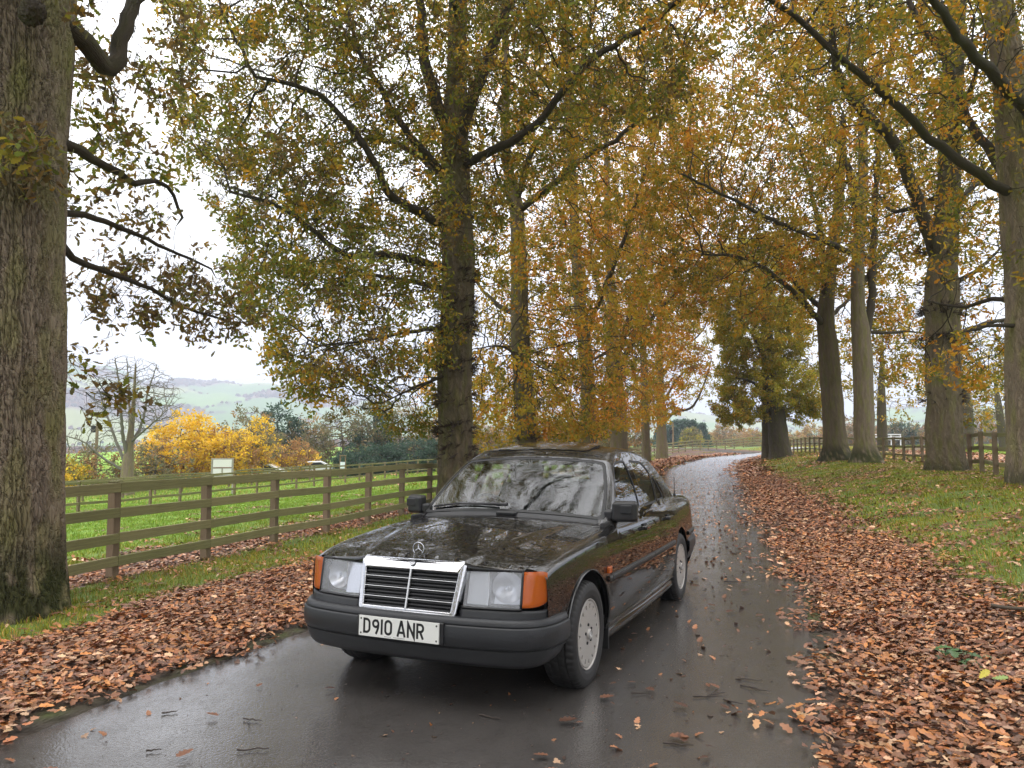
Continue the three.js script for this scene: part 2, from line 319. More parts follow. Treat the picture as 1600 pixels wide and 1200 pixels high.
  rows.forEach((r, i) => r.forEach((q, k) => { const o = (i * m + k) * 3; const arcv = (q[0] >= 0 ? 1 : -1) * (q[4] - 2); M.v.push([q[0], q[1], q[2], nr[o] * flip, nr[o + 1] * flip, nr[o + 2] * flip, q[3], q[4], arcv, q[3]]); }));
  if (flip < 0) for (let k = 0; k < idx.length; k += 3) { const t = idx[k + 1]; idx[k + 1] = idx[k + 2]; idx[k + 2] = t; }
  // v: x y z nx ny nz u d uvx uvy
  function clip(M, f) {
    const F = M.v.map(f), map = new Map(), keep = new Map(), out = { v: [], i: [] };
    const K = (a) => { if (!keep.has(a)) { keep.set(a, out.v.length); out.v.push(M.v[a]); } return keep.get(a); };
    const X = (a, b) => { const k = a < b ? a * 1e6 + b : b * 1e6 + a; if (!map.has(k)) { const t = F[a] / (F[a] - F[b]); map.set(k, out.v.length); out.v.push(M.v[a].map((q, j) => q + (M.v[b][j] - q) * t)); } return map.get(k); };
    for (let k = 0; k < M.i.length; k += 3) {
      const T = [M.i[k], M.i[k + 1], M.i[k + 2]], poly = [];
      for (let j = 0; j < 3; j++) { const a = T[j], b = T[(j + 1) % 3]; if (F[a] >= 0) poly.push(K(a)); if ((F[a] >= 0) !== (F[b] >= 0)) poly.push(X(a, b)); }
      for (let j = 1; j + 1 < poly.length; j++) out.i.push(poly[0], poly[j], poly[j + 1]);
    }
    return out;
  }
  function geo(M, off = 0) {
    const g = new THREE.BufferGeometry(), p = [], n = [], u = [];
    for (const v of M.v) { const l = Math.hypot(v[3], v[4], v[5]) || 1; p.push(v[0] + v[3] / l * off, v[1] + v[4] / l * off, v[2] + v[5] / l * off); n.push(v[3] / l, v[4] / l, v[5] / l); u.push(v[8], v[9]); }
    g.setAttribute('position', new THREE.Float32BufferAttribute(p, 3)); g.setAttribute('normal', new THREE.Float32BufferAttribute(n, 3)); g.setAttribute('uv', new THREE.Float32BufferAttribute(u, 2)); g.setIndex(M.i); return g;
  }
  const smin = (k, ...a) => { let r = a[0]; for (let i = 1; i < a.length; i++) { const h = clamp(0.5 + 0.5 * (a[i] - r) / k, 0, 1); r = lerp(a[i], r, h) - k * h * (1 - h); } return r; };
  // convex polygon, counter-clockwise in (a, b): rounded inside distance
  const polyIn = (pts, k) => { let s = 0; pts.forEach((p, i) => { const q = pts[(i + 1) % pts.length]; s += p[0] * q[1] - q[0] * p[1]; }); const e = pts.map((p, i) => { const q = pts[(i + 1) % pts.length], l = Math.hypot(q[0] - p[0], q[1] - p[1]) * Math.sign(s); return [-(q[1] - p[1]) / l, (q[0] - p[0]) / l, p[0], p[1]]; }); return (a, b) => smin(k, ...e.map((h) => (a - h[2]) * h[0] + (b - h[3]) * h[1])); };
  const GAP = 0.0028, xb = (u) => lerp(0.735, 0.668, (u + 0.46) / 1.2);
  const bonnetR = (v) => Math.min(v[6] + 0.455, xb(v[6]) - Math.abs(v[0]), v[1] - 0.6);
  const cowlR = (v) => Math.min(-0.4605 - v[6], v[6] + 0.535, 0.70 - Math.abs(v[0]));
  const screenR = (v) => smin(0.05, -0.537 - v[6], v[6] + 1.118, v[7] - 0.036);
  const rearR = (v) => smin(0.06, -2.455 - v[6], v[6] + 3.0, v[7] - 0.055);
  const bootR = (v) => Math.min(-3.06 - v[6], v[6] + 3.83, 0.66 - Math.abs(v[0]));
  const sunR = (v) => smin(0.08, -1.30 - v[6], v[6] + 1.74, 0.41 - Math.abs(v[0]));
  const zB = (y) => -1.585 - Math.max(0, y - belt) * 0.2;
  const circ = (v, z, r) => Math.hypot(v[2] - z, v[1] - 0.312) - r;
  const archR = (v) => -Math.min(circ(v, 0, 0.383), circ(v, -2.8, 0.372));
  const side = (v) => -0.03 - v[7];
  const fdoorR = (v) => smin(0.02, -0.425 - v[2], v[2] - zB(v[1]) - 0, v[1] - 0.235, side(v));
  const cLine = (v) => (v[2] + 2.55) * 0.78 - (v[1] - 0.95) * 0.62 * (v[1] > 0.95 ? 1 : 0);
  const rdoorR = (v) => smin(0.02, zB(v[1]) - v[2], Math.min(v[2] + 2.55, cLine(v)), v[1] - 0.235, side(v), circ(v, -2.8, 0.425));
  const fwin = polyIn([[-0.70, 0.958], [-1.535, 0.958], [-1.60, 1.338], [-1.215, 1.332]], 0.03);
  const rwin = polyIn([[-1.665, 0.960], [-2.135, 0.968], [-2.235, 1.235], [-2.11, 1.318], [-1.735, 1.340]], 0.03);
  const qwin = polyIn([[-2.165, 0.972], [-2.46, 0.978], [-2.262, 1.222]], 0.02);
  const onSide = (v) => -0.012 - v[7];
  const fwinR = (v) => smin(0.02, fwin(v[2], v[1]), -0.045 - v[7]), rwinR = (v) => smin(0.02, rwin(v[2], v[1]), -0.045 - v[7]), qwinR = (v) => smin(0.02, qwin(v[2], v[1]), -0.045 - v[7]);
  const lampR = (v) => Math.min(v[2] - 0.578, v[1] - 0.598, 0.782 - v[1], Math.abs(v[0]) - 0.6);
  const neg = (f, g = GAP) => (v) => -f(v) - g;
  const S = clip(clip(clip(M, (v) => -archR(v)), neg(lampR, 0)), (v) => Math.max(v[1] - 0.42, Math.min(0.3 - v[2], v[2] + 3.2)));
  const P = (n, g, mat, par = car) => part(n, g, mat, par);
  const top = clip(M, (v) => bonnetR(v) - 0);
  const bonnet = P('bonnet', geo(top), CM.paint);
  const rest = [bonnetR, cowlR, screenR, rearR, bootR, sunR, fdoorR, rdoorR].reduce((a, f) => clip(a, neg(f)), S);
  const fender = (s) => clip(clip(rest, (v) => v[0] * s), (v) => Math.min(v[2] + 0.43, -v[7] + 0.16, 1.0 - v[1]));
  const isF = (v) => Math.min(v[2] + 0.43, 1.0 - v[1], v[6] + 0.53);
  for (const s of [1, -1]) {
    const wing = P('front_wing', geo(clip(clip(rest, (v) => v[0] * s), isF)), CM.paint);
    { const b = new MB(), pts = []; for (let k = 0; k <= 30; k++) { const a = lerp(0.26, Math.PI + 0.12, k / 30), z = Math.cos(a) * 0.385, y = 0.312 + Math.sin(a) * 0.385; pts.push(V(s * (sideX(z, y) + 0.001), y, z)); } b.tube(pts, pts.map(() => 0.007), 6); P('arch_lip', b.geo(), CM.paintSide, wing); }
    const doors = [['front_door', fdoorR, [fwinR]], ['rear_door', rdoorR, [rwinR, qwinR]]];
    for (const [nm, f, wins] of doors) {
      let d = clip(clip(clip(S, (v) => v[0] * s), onSide), f);
      const whole = d;
      for (const w of wins) d = clip(d, neg(w, 0));
      const door = P(nm, geo(d), CM.paintSide);
      for (const w of wins) {
        const q = clip(whole, w);
        P('window_seal', geo(clip(q, (v) => 0.016 - w(v)), -0.0015), CM.rubber, door);
        P('window', geo(clip(q, (v) => w(v) - 0.014), -0.006), CM.sideGlass, door);
      }
      const hz = nm === 'front_door' ? -1.40 : -2.26, hx = s * sideX(hz, 0.815);
      const hd = P('handle', mergeGeometries([at(rbox(0.03, 0.034, 0.16, 0.012), hx + s * 0.022, 0.823, hz), at(rbox(0.03, 0.03, 0.03, 0.008), hx + s * 0.008, 0.822, hz + 0.062), at(rbox(0.03, 0.03, 0.03, 0.008), hx + s * 0.008, 0.822, hz - 0.062)]), CM.paintSide, door);
      P('handle_recess', at(rbox(0.006, 0.055, 0.10, 0.003), hx - s * 0.0, 0.826, hz), CM.dark, hd);
    }
    // rub strip and sill
    const strip = (nm, z0, z1, y, h, t, mat) => { const b = new MB(), K = 24; for (let k = 0; k <= K; k++) { const z = lerp(z0, z1, k / K), x = sideX(z + bow(z) * 0.74, y); const f = [[-0.004, -h / 2], [t * 0.8, -h / 2 + 0.004], [t, 0], [t * 0.8, h / 2 - 0.004], [-0.004, h / 2]]; f.forEach(([o, dy], j) => b.v(s * (x + o), y + dy, z, j, z)); if (k) for (let j = 0; j < 4; j++) { const a = b.count - 10 + j; b.quad(a, a + 1, a + 6, a + 5); } } P(nm, b.geo(), mat); };
    strip('rub_strip', -0.36, -0.42, 0.588, 0.042, 0.018, CM.blackPlastic); strip('rub_strip', -0.43, -1.58, 0.588, 0.042, 0.018, CM.blackPlastic); strip('rub_strip', -1.59, -2.425, 0.588, 0.042, 0.018, CM.blackPlastic); strip('rub_strip', -3.17, -3.62, 0.588, 0.042, 0.018, CM.blackPlastic);
    strip('chrome_bead', -0.43, -1.58, 0.600, 0.008, 0.0215, CM.brightBar); strip('chrome_bead', -1.59, -2.425, 0.600, 0.008, 0.0215, CM.brightBar);
    strip('sill_moulding', -0.40, -2.42, 0.215, 0.07, 0.022, CM.paintSide); strip('door_ridge', -0.43, -1.58, 0.285, 0.02, 0.012, CM.paintSide); strip('door_ridge', -1.59, -2.40, 0.285, 0.02, 0.012, CM.paintSide);
    P('side_marker', at(rbox(0.022, 0.042, 0.06, 0.006), s * (sideX(-0.375, 0.645) + 0.008), 0.648, -0.372 + 0.0), CM.amber);
    P('mud_flap', at(rbox(0.2, 0.20, 0.012, 0.004), s * 0.745, 0.23, -0.395), CM.rubber);
    // wheel wells
    for (const z of [0, -2.8]) { const b = new MB(); for (let k = 0; k <= 20; k++) { const a = lerp(0.05, Math.PI + 0.2, k / 20); for (const x of [0.80, 0.45]) b.v(s * x, 0.312 + Math.sin(a) * 0.397, z + Math.cos(a) * 0.397); if (k) { const o = b.count; b.quad(o - 4, o - 3, o - 1, o - 2); } } P('wheel_well', b.geo(), CM.dark); }
    // mirror
    const mg = new MB(), prof = [[0, 0.0], [0.03, 0.0]]; 
    const mirror = new THREE.Group(); mirror.name = 'door_mirror'; car.add(mirror);
    const mx = s * 0.735, my = 0.980, mz = -0.77;
    const hous = rbox(0.165, 0.150, 0.10, 0.024, 4); { const p = hous.attributes.position; for (let k = 0; k < p.count; k++) { const fr = p.getZ(k) > 0 ? 1 : 0, ox = (p.getX(k) * s + 0.082) / 0.165; p.setZ(k, p.getZ(k) - fr * 0.035 * ox * ox); if (fr) p.setY(k, p.getY(k) * 0.9); p.setZ(k, p.getZ(k) + 0.03 * (0.5 - ox)); } hous.computeVertexNormals(); }
    P('mirror_housing', at(hous, mx + s * 0.125, my + 0.012, mz), CM.blackPlastic, mirror);
    P('mirror_cover', at(rbox(0.10, 0.06, 0.012, 0.012), mx + s * 0.135, my + 0.03, mz + 0.040), CM.blackPlastic, mirror);
    P('mirror_glass', at(rbox(0.14, 0.12, 0.006, 0.01), mx + s * 0.13, my + 0.012, mz - 0.045), CM.reflector, mirror);
    P('mirror_foot', at(rbox(0.07, 0.07, 0.10, 0.02), mx + s * 0.015, my - 0.012, mz), CM.blackPlastic, mirror);
  }
  const shell = P('body_shell', geo(clip(rest, (v) => -isF(v) - 0.001)), CM.paint);
  // the liner that closes the seams
  let liner = [[screenR, 0.02], [rearR, 0.02], [fwinR, 0.015], [rwinR, 0.015], [qwinR, 0.015]].reduce((a, [f, e]) => clip(a, (v) => -f(v) - e), S);
  liner = clip(liner, (v) => -sunR(v) + 0.02);
  P('inner_shell', geo(liner, -0.022), CM.dark);
  const cowl = P('cowl_panel', geo(clip(M, cowlR), -0.006), CM.blackPlastic);
  const sc = clip(M, screenR);
  P('windscreen_seal', geo(clip(sc, (v) => 0.022 - screenR(v)), -0.002), CM.rubber);
  const screen = P('windscreen', geo(clip(sc, (v) => screenR(v) - 0.019), -0.004), CM.glass);
  const rg = clip(M, rearR);
  P('rear_window_seal', geo(clip(rg, (v) => 0.022 - rearR(v)), -0.002), CM.rubber);
  P('rear_window', geo(clip(rg, (v) => rearR(v) - 0.019), -0.004), CM.sideGlass);
  P('boot_lid', geo(clip(M, bootR)), CM.paint);
  { const q = clip(M, (v) => sunR(v) - 0.004); for (const v of q.v) v[1] += 0.022 * (-1.30 - v[6]) / 0.44 + 0.004; const r = P('sunroof_panel', geo(q), CM.paint); P('sunroof_edge', geo(clip(q, (v) => 0.02 - sunR(v)), -0.014), CM.dark, r); P('sunroof_tray', geo(clip(M, (v) => sunR(v) + 0.02), -0.03), CM.dark, r); }
  { const b = new MB(), r = rows[rows.length - 1], h = (m - 1) / 2; for (let k = 0; k <= h; k++) { b.v(r[k][0], r[k][1], r[k][2], 0, 0); b.v(r[m - 1 - k][0], r[k][1], r[k][2], 1, 0); if (k) { const o = b.count; b.quad(o - 4, o - 3, o - 1, o - 2); } } P('tail_panel', b.geo(), CM.paintSide); for (const s of [1, -1]) P('tail_light', at(rbox(0.34, 0.15, 0.03, 0.01), s * 0.55, 0.80, -3.80, 0, -s * 0.1, 0), CM.red); }
  { const b = new MB(), r = rows[3], h = (m - 1) / 2; for (let k = 14; k <= h; k++) { b.v(r[k][0] * 0.98, r[k][1] - 0.012, r[k][2] - 0.03 - 0.02, 0, 0); b.v(-r[k][0] * 0.98, r[k][1] - 0.012, r[k][2] - 0.05, 1, 0); if (k > 14) { const o = b.count; b.quad(o - 4, o - 3, o - 1, o - 2); } } P('front_panel', b.geo(), CM.dark); }
  P('engine', at(rbox(0.96, 0.48, 0.95, 0.02), 0, 0.52, 0.08), CM.castMetal); P('boot_liner', at(rbox(0.96, 0.5, 0.95, 0.02), 0, 0.58, -3.15), CM.seat); P('underbody', at(rbox(1.46, 0.04, 3.2, 0.02), 0, 0.20, -1.5), CM.dark); P('underbody', at(rbox(0.9, 0.05, 1.1, 0.02), 0, 0.28, 0.1), CM.dark); P('underbody', at(rbox(0.9, 0.1, 1.0, 0.02), 0, 0.27, -3.25), CM.dark);
  for (const z of [0, -2.8]) { const b = new MB(); b.tube([V(-0.62, 0.30, z), V(0.62, 0.30, z)], [0.035, 0.035], 10); P('axle', b.geo(), CM.dark); }

  // ----- front face -----
  const noseZ = (x) => 0.745 - 0.2 * x * x; // bonnet edge in plan
  // plan of the lamp line: x -> z at lamp foot
  const plan = new THREE.CatmullRomCurve3([V(0.335, 0, 0.722), V(0.45, 0, 0.708), V(0.56, 0, 0.690), V(0.65, 0, 0.668), V(0.712, 0, 0.645), V(0.758, 0, 0.612), V(0.790, 0, 0.565), V(0.803, 0, 0.52), V(0.806, 0, 0.46)]);
  const planPts = plan.getSpacedPoints(240);
  const byX = (x) => { let b = 0; for (let k = 0; k < planPts.length; k++) if (planPts[k].x <= x) b = k; return b / 240; };
  function patch(s, t0, t1, yb, yt, out, K = 26, J = 8, inset = 0.012) { // a curved panel along the lamp line; yb, yt functions of t in 0..1
    const b = new MB();
    for (const [o, dz] of [[out, 0], [out - inset, 0]]) for (let k = 0; k <= K; k++) {
      const t = k / K, q = plan.getPointAt(lerp(t0, t1, t)), g = plan.getTangentAt(lerp(t0, t1, t));
      for (let j = 0; j <= J; j++) { const y = lerp(yb(t), yt(t), j / J), lean = (y - 0.575) * 0.29 * clamp((0.82 - q.x) * 4, 0.15, 1); b.v(s * (q.x + -g.z * o), y, q.z + g.x * o - lean, t, j / J); }
    }
    const N = (K + 1) * (J + 1), I = (f, k, j) => f * N + k * (J + 1) + j;
    for (let k = 0; k < K; k++) for (let j = 0; j < J; j++) { b.quad(I(0, k, j), I(0, k + 1, j), I(0, k + 1, j + 1), I(0, k, j + 1)); b.quad(I(1, k, j), I(1, k, j + 1), I(1, k + 1, j + 1), I(1, k + 1, j)); }
    for (let k = 0; k < K; k++) { b.quad(I(0, k, 0), I(1, k, 0), I(1, k + 1, 0), I(0, k + 1, 0)); b.quad(I(0, k, J), I(0, k + 1, J), I(1, k + 1, J), I(1, k, J)); }
    for (let j = 0; j < J; j++) { b.quad(I(0, 0, j), I(0, 0, j + 1), I(1, 0, j + 1), I(1, 0, j)); b.quad(I(0, K, j), I(1, K, j), I(1, K, j + 1), I(0, K, j + 1)); }
    return b.geo();
  }
  const tH0 = byX(0.348), tH1 = byX(0.668), tI0 = byX(0.677), tI1 = byX(0.789), c = (v) => () => v;
  for (const s of [1, -1]) {
    const head = new THREE.Group(); head.name = 'headlight'; car.add(head);
    P('headlight_lens', patch(s, tH0, tH1, c(0.578), (t) => lerp(0.762, 0.768, t), 0.0, 40, 10, 0.006), CM.lens, head);
    P('headlight_bezel', mergeGeometries([patch(s, byX(0.338), tI0 - 0.002, c(0.566), c(0.579), 0.002, 20, 2, 0.05), patch(s, byX(0.338), tI0 - 0.002, (t) => lerp(0.760, 0.767, t), (t) => lerp(0.772, 0.779, t), 0.001, 20, 2, 0.05), patch(s, tH1 - 0.003, tI0 + 0.002, c(0.575), c(0.77), 0.001, 3, 6, 0.05)]), CM.blackPlastic, head);
    // reflector bowls
    const pts = []; for (let k = 0; k <= 14; k++) { const r = 0.088 * k / 14; pts.push(new THREE.Vector2(r, 7.2 * r * r)); }
    const bowl = new THREE.LatheGeometry(pts, 36); bowl.rotateX(Math.PI / 2); P('reflector_bowl', at(bowl, s * 0.562, 0.672, 0.555, -0.1, s * 0.1, 0), CM.reflector, head);
    P('lamp_bulb', at(new THREE.SphereGeometry(0.012, 14, 10), s * 0.562, 0.672, 0.60), CM.lens, head);
    P('reflector_box', mergeGeometries([at(rbox(0.125, 0.19, 0.01, 0.004), s * 0.412, 0.672, 0.645, -0.26, s * 0.1, 0)]), CM.reflector, head);
    P('reflector_surround', patch(s, byX(0.475), tH1, c(0.578), c(0.765), -0.105, 12, 4, 0.006), CM.reflector, head);
    P('reflector_divider', at(rbox(0.006, 0.185, 0.10, 0.002), s * 0.478, 0.67, 0.60), CM.brightBar, head);
    const ind = P('indicator', patch(s, tI0, tI1, (t) => 0.583 + 0.028 * t ** 3, (t) => lerp(0.770, 0.776, t) - 0.012 * t ** 6, 0.0, 30, 8, 0.01), CM.amber);
    P('indicator_back', patch(s, tI0, tI1, c(0.59), c(0.765), -0.03, 12, 4, 0.006), CM.reflector, ind);
    P('lamp_trim', patch(s, byX(0.338), 0.985, c(0.505), (t) => 0.566 + 0.03 * sm(0.78, 1, t), -0.001, 30, 4, 0.02), CM.plastic);
    // lip under the bonnet's leading edge
    { const b = new MB(); for (let k = 0; k <= 16; k++) { const x = lerp(0.335, 0.664, k / 16), u = U0, y = topY(u, x), z = u - bow(u) * x * x; b.v(s * x, y, z); b.v(s * x, y - 0.008, z + 0.006); b.v(s * x, 0.775 - 0.004 + 0.006 * k / 16, z + 0.006); if (k) { const o = b.count - 6; b.quad(o, o + 1, o + 4, o + 3); b.quad(o + 1, o + 2, o + 5, o + 4); } } P('bonnet_lip', b.geo(), CM.paintSide, bonnet); }
    // front fog spoiler crease is in the bumper
  }
  // ----- grille -----
  const grille = new THREE.Group(); grille.name = 'grille'; car.add(grille); grille.position.set(0, 0.527, 0.762); grille.rotation.x = -0.27;
  const outline = (wt, wb, y0, y1, rt, rb) => { const p = new THREE.Shape(); p.moveTo(-wb + rb, y0); p.lineTo(wb - rb, y0); p.quadraticCurveTo(wb, y0, wb + (wt - wb) * rb / (y1 - y0), y0 + rb); p.lineTo(wt - (wt - wb) * rt / (y1 - y0), y1 - rt); p.quadraticCurveTo(wt, y1, wt - rt, y1); p.lineTo(-wt + rt, y1); p.quadraticCurveTo(-wt, y1, -wt + (wt - wb) * rt / (y1 - y0), y1 - rt); p.lineTo(-wb - (wt - wb) * rb / (y1 - y0), y0 + rb); p.quadraticCurveTo(-wb, y0, -wb + rb, y0); return p; };
  { const o = outline(0.345, 0.312, 0, 0.298, 0.032, 0.012); o.holes.push(outline(0.314, 0.291, 0.013, 0.238, 0.016, 0.01));
    const g = new THREE.ExtrudeGeometry(o, { depth: 0.05, bevelEnabled: true, bevelSize: 0.007, bevelThickness: 0.01, bevelSegments: 4, curveSegments: 8 }); g.translate(0, 0, -0.05);
    { const p = g.attributes.position; for (let k = 0; k < p.count; k++) { const y = p.getY(k); if (y > 0.24) p.setZ(k, p.getZ(k) - (y - 0.24) * 0.22); p.setZ(k, p.getZ(k) - 0.12 * p.getX(k) ** 2); } g.computeVertexNormals(); }
    P('grille_surround', g, CM.chrome, grille);
    const back = new THREE.ShapeGeometry(outline(0.322, 0.297, 0.008, 0.25, 0.016, 0.01)); P('grille_backing', at(back, 0, 0, -0.046), CM.dark, grille);
    const wAt = (y) => lerp(0.291, 0.314, (y - 0.013) / 0.233);
    for (let k = 0; k < 12; k++) if (k % 3 !== 2 || true) { const y = 0.0235 + k * 0.0188; P('grille_slat', at(rbox(2 * wAt(y) - 0.004, 0.0095, 0.018, 0.003, 2), 0, y, -0.022), CM.blackPlastic, grille); }
    for (const y of [0.0705, 0.1269, 0.1833]) P('bright_bar', at(rbox(2 * wAt(y) - 0.002, 0.0045, 0.012, 0.002, 2), 0, y, -0.008), CM.brightBar, grille);
    P('centre_bar', at(rbox(0.011, 0.227, 0.016, 0.004, 2), 0, 0.1255, -0.004), CM.brightBar, grille);
    const ver = new MB(); for (let k = -22; k <= 22; k++) if (k) ver.box(k * 0.0132, 0.1295, -0.033, 0.003, 0.226, 0.012); P('grille_mesh', ver.geo(true), CM.blackPlastic, grille);
    // filler from the grille's top back to the bonnet
    const cap = new MB(); for (let k = 0; k <= 24; k++) { const x = lerp(-0.33, 0.33, k / 24), y0 = 0.292 - 0.006 * (x / 0.325) ** 8; cap.v(x, y0 + 0.006, -0.028 - 0.12 * x * x); cap.v(x, y0 + 0.012, -0.062 - 0.12 * x * x); cap.v(x, y0 - 0.004, -0.10 - 0.12 * x * x); if (k) { const o = cap.count - 6; cap.quad(o, o + 1, o + 4, o + 3); cap.quad(o + 1, o + 2, o + 5, o + 4); } } P('grille_cap', cap.geo(), CM.chrome, grille);
    // bonnet emblem: ring with three spokes on a short stem
    const em = new THREE.Group(); em.name = 'bonnet_emblem'; grille.add(em); em.position.set(0, 0.358, -0.05); em.rotation.x = 0.27;
    const ring = new THREE.TorusGeometry(0.036, 0.0034, 10, 40); const spokes = [0, 1, 2].map((k) => { const q = new THREE.ConeGeometry(0.0062, 0.036, 6); q.scale(1, 1, 0.7); q.translate(0, 0.017, 0); q.rotateZ(k * 2.0944); return q; });
    P('emblem_star', mergeGeometries([ring, ...spokes]), CM.chrome, em); P('emblem_stem', at(new THREE.CylinderGeometry(0.006, 0.011, 0.035, 12), 0, -0.05, 0), CM.chrome, em);
    P('grille_badge', at(new THREE.CylinderGeometry(0.019, 0.019, 0.006, 24), 0, 0.272, -0.004, Math.PI / 2 - 0.5, 0, 0), CM.chrome, grille);
  }
  // ----- bumpers -----
  function bumper(name, path, prof, zs) {
    const pts = path.getSpacedPoints(90), b = new MB(); let L = 0;
    pts.forEach((q, k) => {
      if (k) L += q.distanceTo(pts[k - 1]);
      const end = clamp(Math.min(k, 90 - k) / 16, 0, 1);
      prof.forEach(([o, y], j) => { const e = Math.max(0, 0.38 - y) * 0.33, tt = lerp(e, 1 - e, k / 90), p = path.getPointAt(tt), g = path.getTangentAt(tt); b.v(p.x - g.z * o, y + (y < 0.34 ? (1 - end) ** 2 * 0.02 : 0), p.z + g.x * o, L, j * 0.04); });
    });
    const J = prof.length; for (let k = 0; k < 90; k++) for (let j = 0; j + 1 < J; j++) { const a = k * J + j; b.quad(a, a + 1, a + J + 1, a + J); }
    return b;
  }
  const fp = new THREE.CatmullRomCurve3([V(-0.838, 0, 0.375), V(-0.838, 0, 0.440), V(-0.825, 0, 0.545), V(-0.785, 0, 0.642), V(-0.70, 0, 0.718), V(-0.52, 0, 0.765), V(-0.26, 0, 0.792), V(0, 0, 0.800), V(0.26, 0, 0.792), V(0.52, 0, 0.765), V(0.70, 0, 0.718), V(0.785, 0, 0.642), V(0.825, 0, 0.545), V(0.838, 0, 0.440), V(0.838, 0, 0.375)], false, 'centripetal');
  const dup = (a) => a.flatMap((p) => [p, p]); // hard creases
  const upper = [[-0.14, 0.512], [-0.03, 0.528], [-0.012, 0.522], [-0.002, 0.508], [0, 0.494]], face = [[0.004, 0.487], [0.014, 0.480], [0.017, 0.43], [0.013, 0.392], [0.002, 0.374], [-0.006, 0.368]], low = [[-0.004, 0.360], [-0.008, 0.335], [-0.026, 0.292], [-0.05, 0.266], [-0.085, 0.262]];
  const bump = P('front_bumper', bumper('f', fp, upper).geo(), CM.plastic);
  P('bumper_face', bumper('f', fp, face).geo(), CM.plastic, bump);
  P('bumper_groove', bumper('f', fp, [[-0.001, 0.496], [-0.016, 0.491], [0.006, 0.484]]).geo(), CM.dark, bump);
  P('bumper_groove', bumper('f', fp, [[-0.006, 0.370], [-0.024, 0.364], [-0.005, 0.358]]).geo(), CM.dark, bump);
  P('bumper_valance', bumper('f', fp, low).geo(), CM.plastic, bump);
  const rp = new THREE.CatmullRomCurve3([V(0.838, 0, -3.17), V(0.83, 0, -3.4), V(0.79, 0, -3.72), V(0.70, 0, -3.84), V(0.4, 0, -3.89), V(0, 0, -3.90), V(-0.4, 0, -3.89), V(-0.70, 0, -3.84), V(-0.79, 0, -3.72), V(-0.83, 0, -3.4), V(-0.838, 0, -3.17)], false, 'centripetal');
  const rb = P('rear_bumper', bumper('r', rp, [...upper, ...face, ...low].map(([o, y]) => [o, y + 0.03])).geo(), CM.plastic);
  // number plate
  const cv = document.createElement('canvas'); cv.width = 1040; cv.height = 222; const g2 = cv.getContext('2d');
  g2.fillStyle = '#dcdcd6'; g2.fillRect(0, 0, 1040, 222); g2.strokeStyle = '#0b0b0b'; g2.fillStyle = '#0b0b0b'; g2.lineWidth = 27; g2.lineCap = 'butt'; g2.lineJoin = 'miter';
  const T = 34, B = 178, rr = 44; let X = 72;
  const glyph = { D: () => { g2.moveTo(X, T - 13); g2.lineTo(X, B + 13); g2.moveTo(X - 13, T); g2.lineTo(X + 32, T); g2.arcTo(X + 72, T, X + 72, T + 44, 42); g2.lineTo(X + 72, B - 42); g2.arcTo(X + 72, B, X + 30, B, 42); g2.lineTo(X - 13, B); },
    9: () => { g2.moveTo(X + 74, T + 44); g2.arc(X + 37, T + 42, 36, 0, 6.2832); g2.moveTo(X + 73, T + 44); g2.quadraticCurveTo(X + 76, B - 50, X + 40, B + 12); },
    1: () => { g2.moveTo(X, T - 13); g2.lineTo(X, B + 13); }, 0: () => { g2.moveTo(X, T + 40); g2.arc(X + 38, T + 38, 38, Math.PI, 0); g2.lineTo(X + 76, B - 38); g2.arc(X + 38, B - 38, 38, 0, Math.PI); g2.closePath(); },
    A: () => { g2.moveTo(X - 6, B + 13); g2.lineTo(X + 38, T - 10); g2.lineTo(X + 44, T - 10); g2.lineTo(X + 88, B + 13); g2.moveTo(X + 14, B - 34); g2.lineTo(X + 68, B - 34); },
    N: () => { g2.moveTo(X, B + 13); g2.lineTo(X, T); g2.lineTo(X + 78, B); g2.lineTo(X + 78, T - 13); }, R: () => { g2.moveTo(X, B + 13); g2.lineTo(X, T - 13); g2.moveTo(X - 13, T); g2.lineTo(X + 38, T); g2.arcTo(X + 74, T, X + 74, T + 38, 38); g2.arcTo(X + 74, T + 78, X + 38, T + 78, 38); g2.lineTo(X, T + 78); g2.moveTo(X + 36, T + 78); g2.lineTo(X + 74, B + 13); } };
  for (const [ch, w] of [['D', 118], ['9', 118], ['1', 48], ['0', 168], ['A', 128], ['N', 120], ['R', 100]]) { g2.beginPath(); glyph[ch](); g2.stroke(); X += w; }
  g2.lineWidth = 4; for (let k = 0; k < 18; k++) { if (k === 6 || k === 7) continue; g2.fillRect(345 + k * 15, 205, 10, 6); }
  for (const [x, y] of [[28, 30], [28, 192], [1012, 30], [1012, 192]]) { g2.beginPath(); g2.arc(x, y, 11, 0, 6.3); g2.fillStyle = '#15130f'; g2.fill(); }
  const ct = new THREE.CanvasTexture(cv); ct.colorSpace = THREE.SRGBColorSpace;
  const plate = new THREE.Group(); plate.name = 'number_plate'; car.add(plate); plate.position.set(0, 0.443, 0.828); plate.rotation.x = -0.03;
  P('plate_back', rbox(0.522, 0.112, 0.008, 0.003, 2), std([0.6, 0.6, 0.56], 0.5), plate);
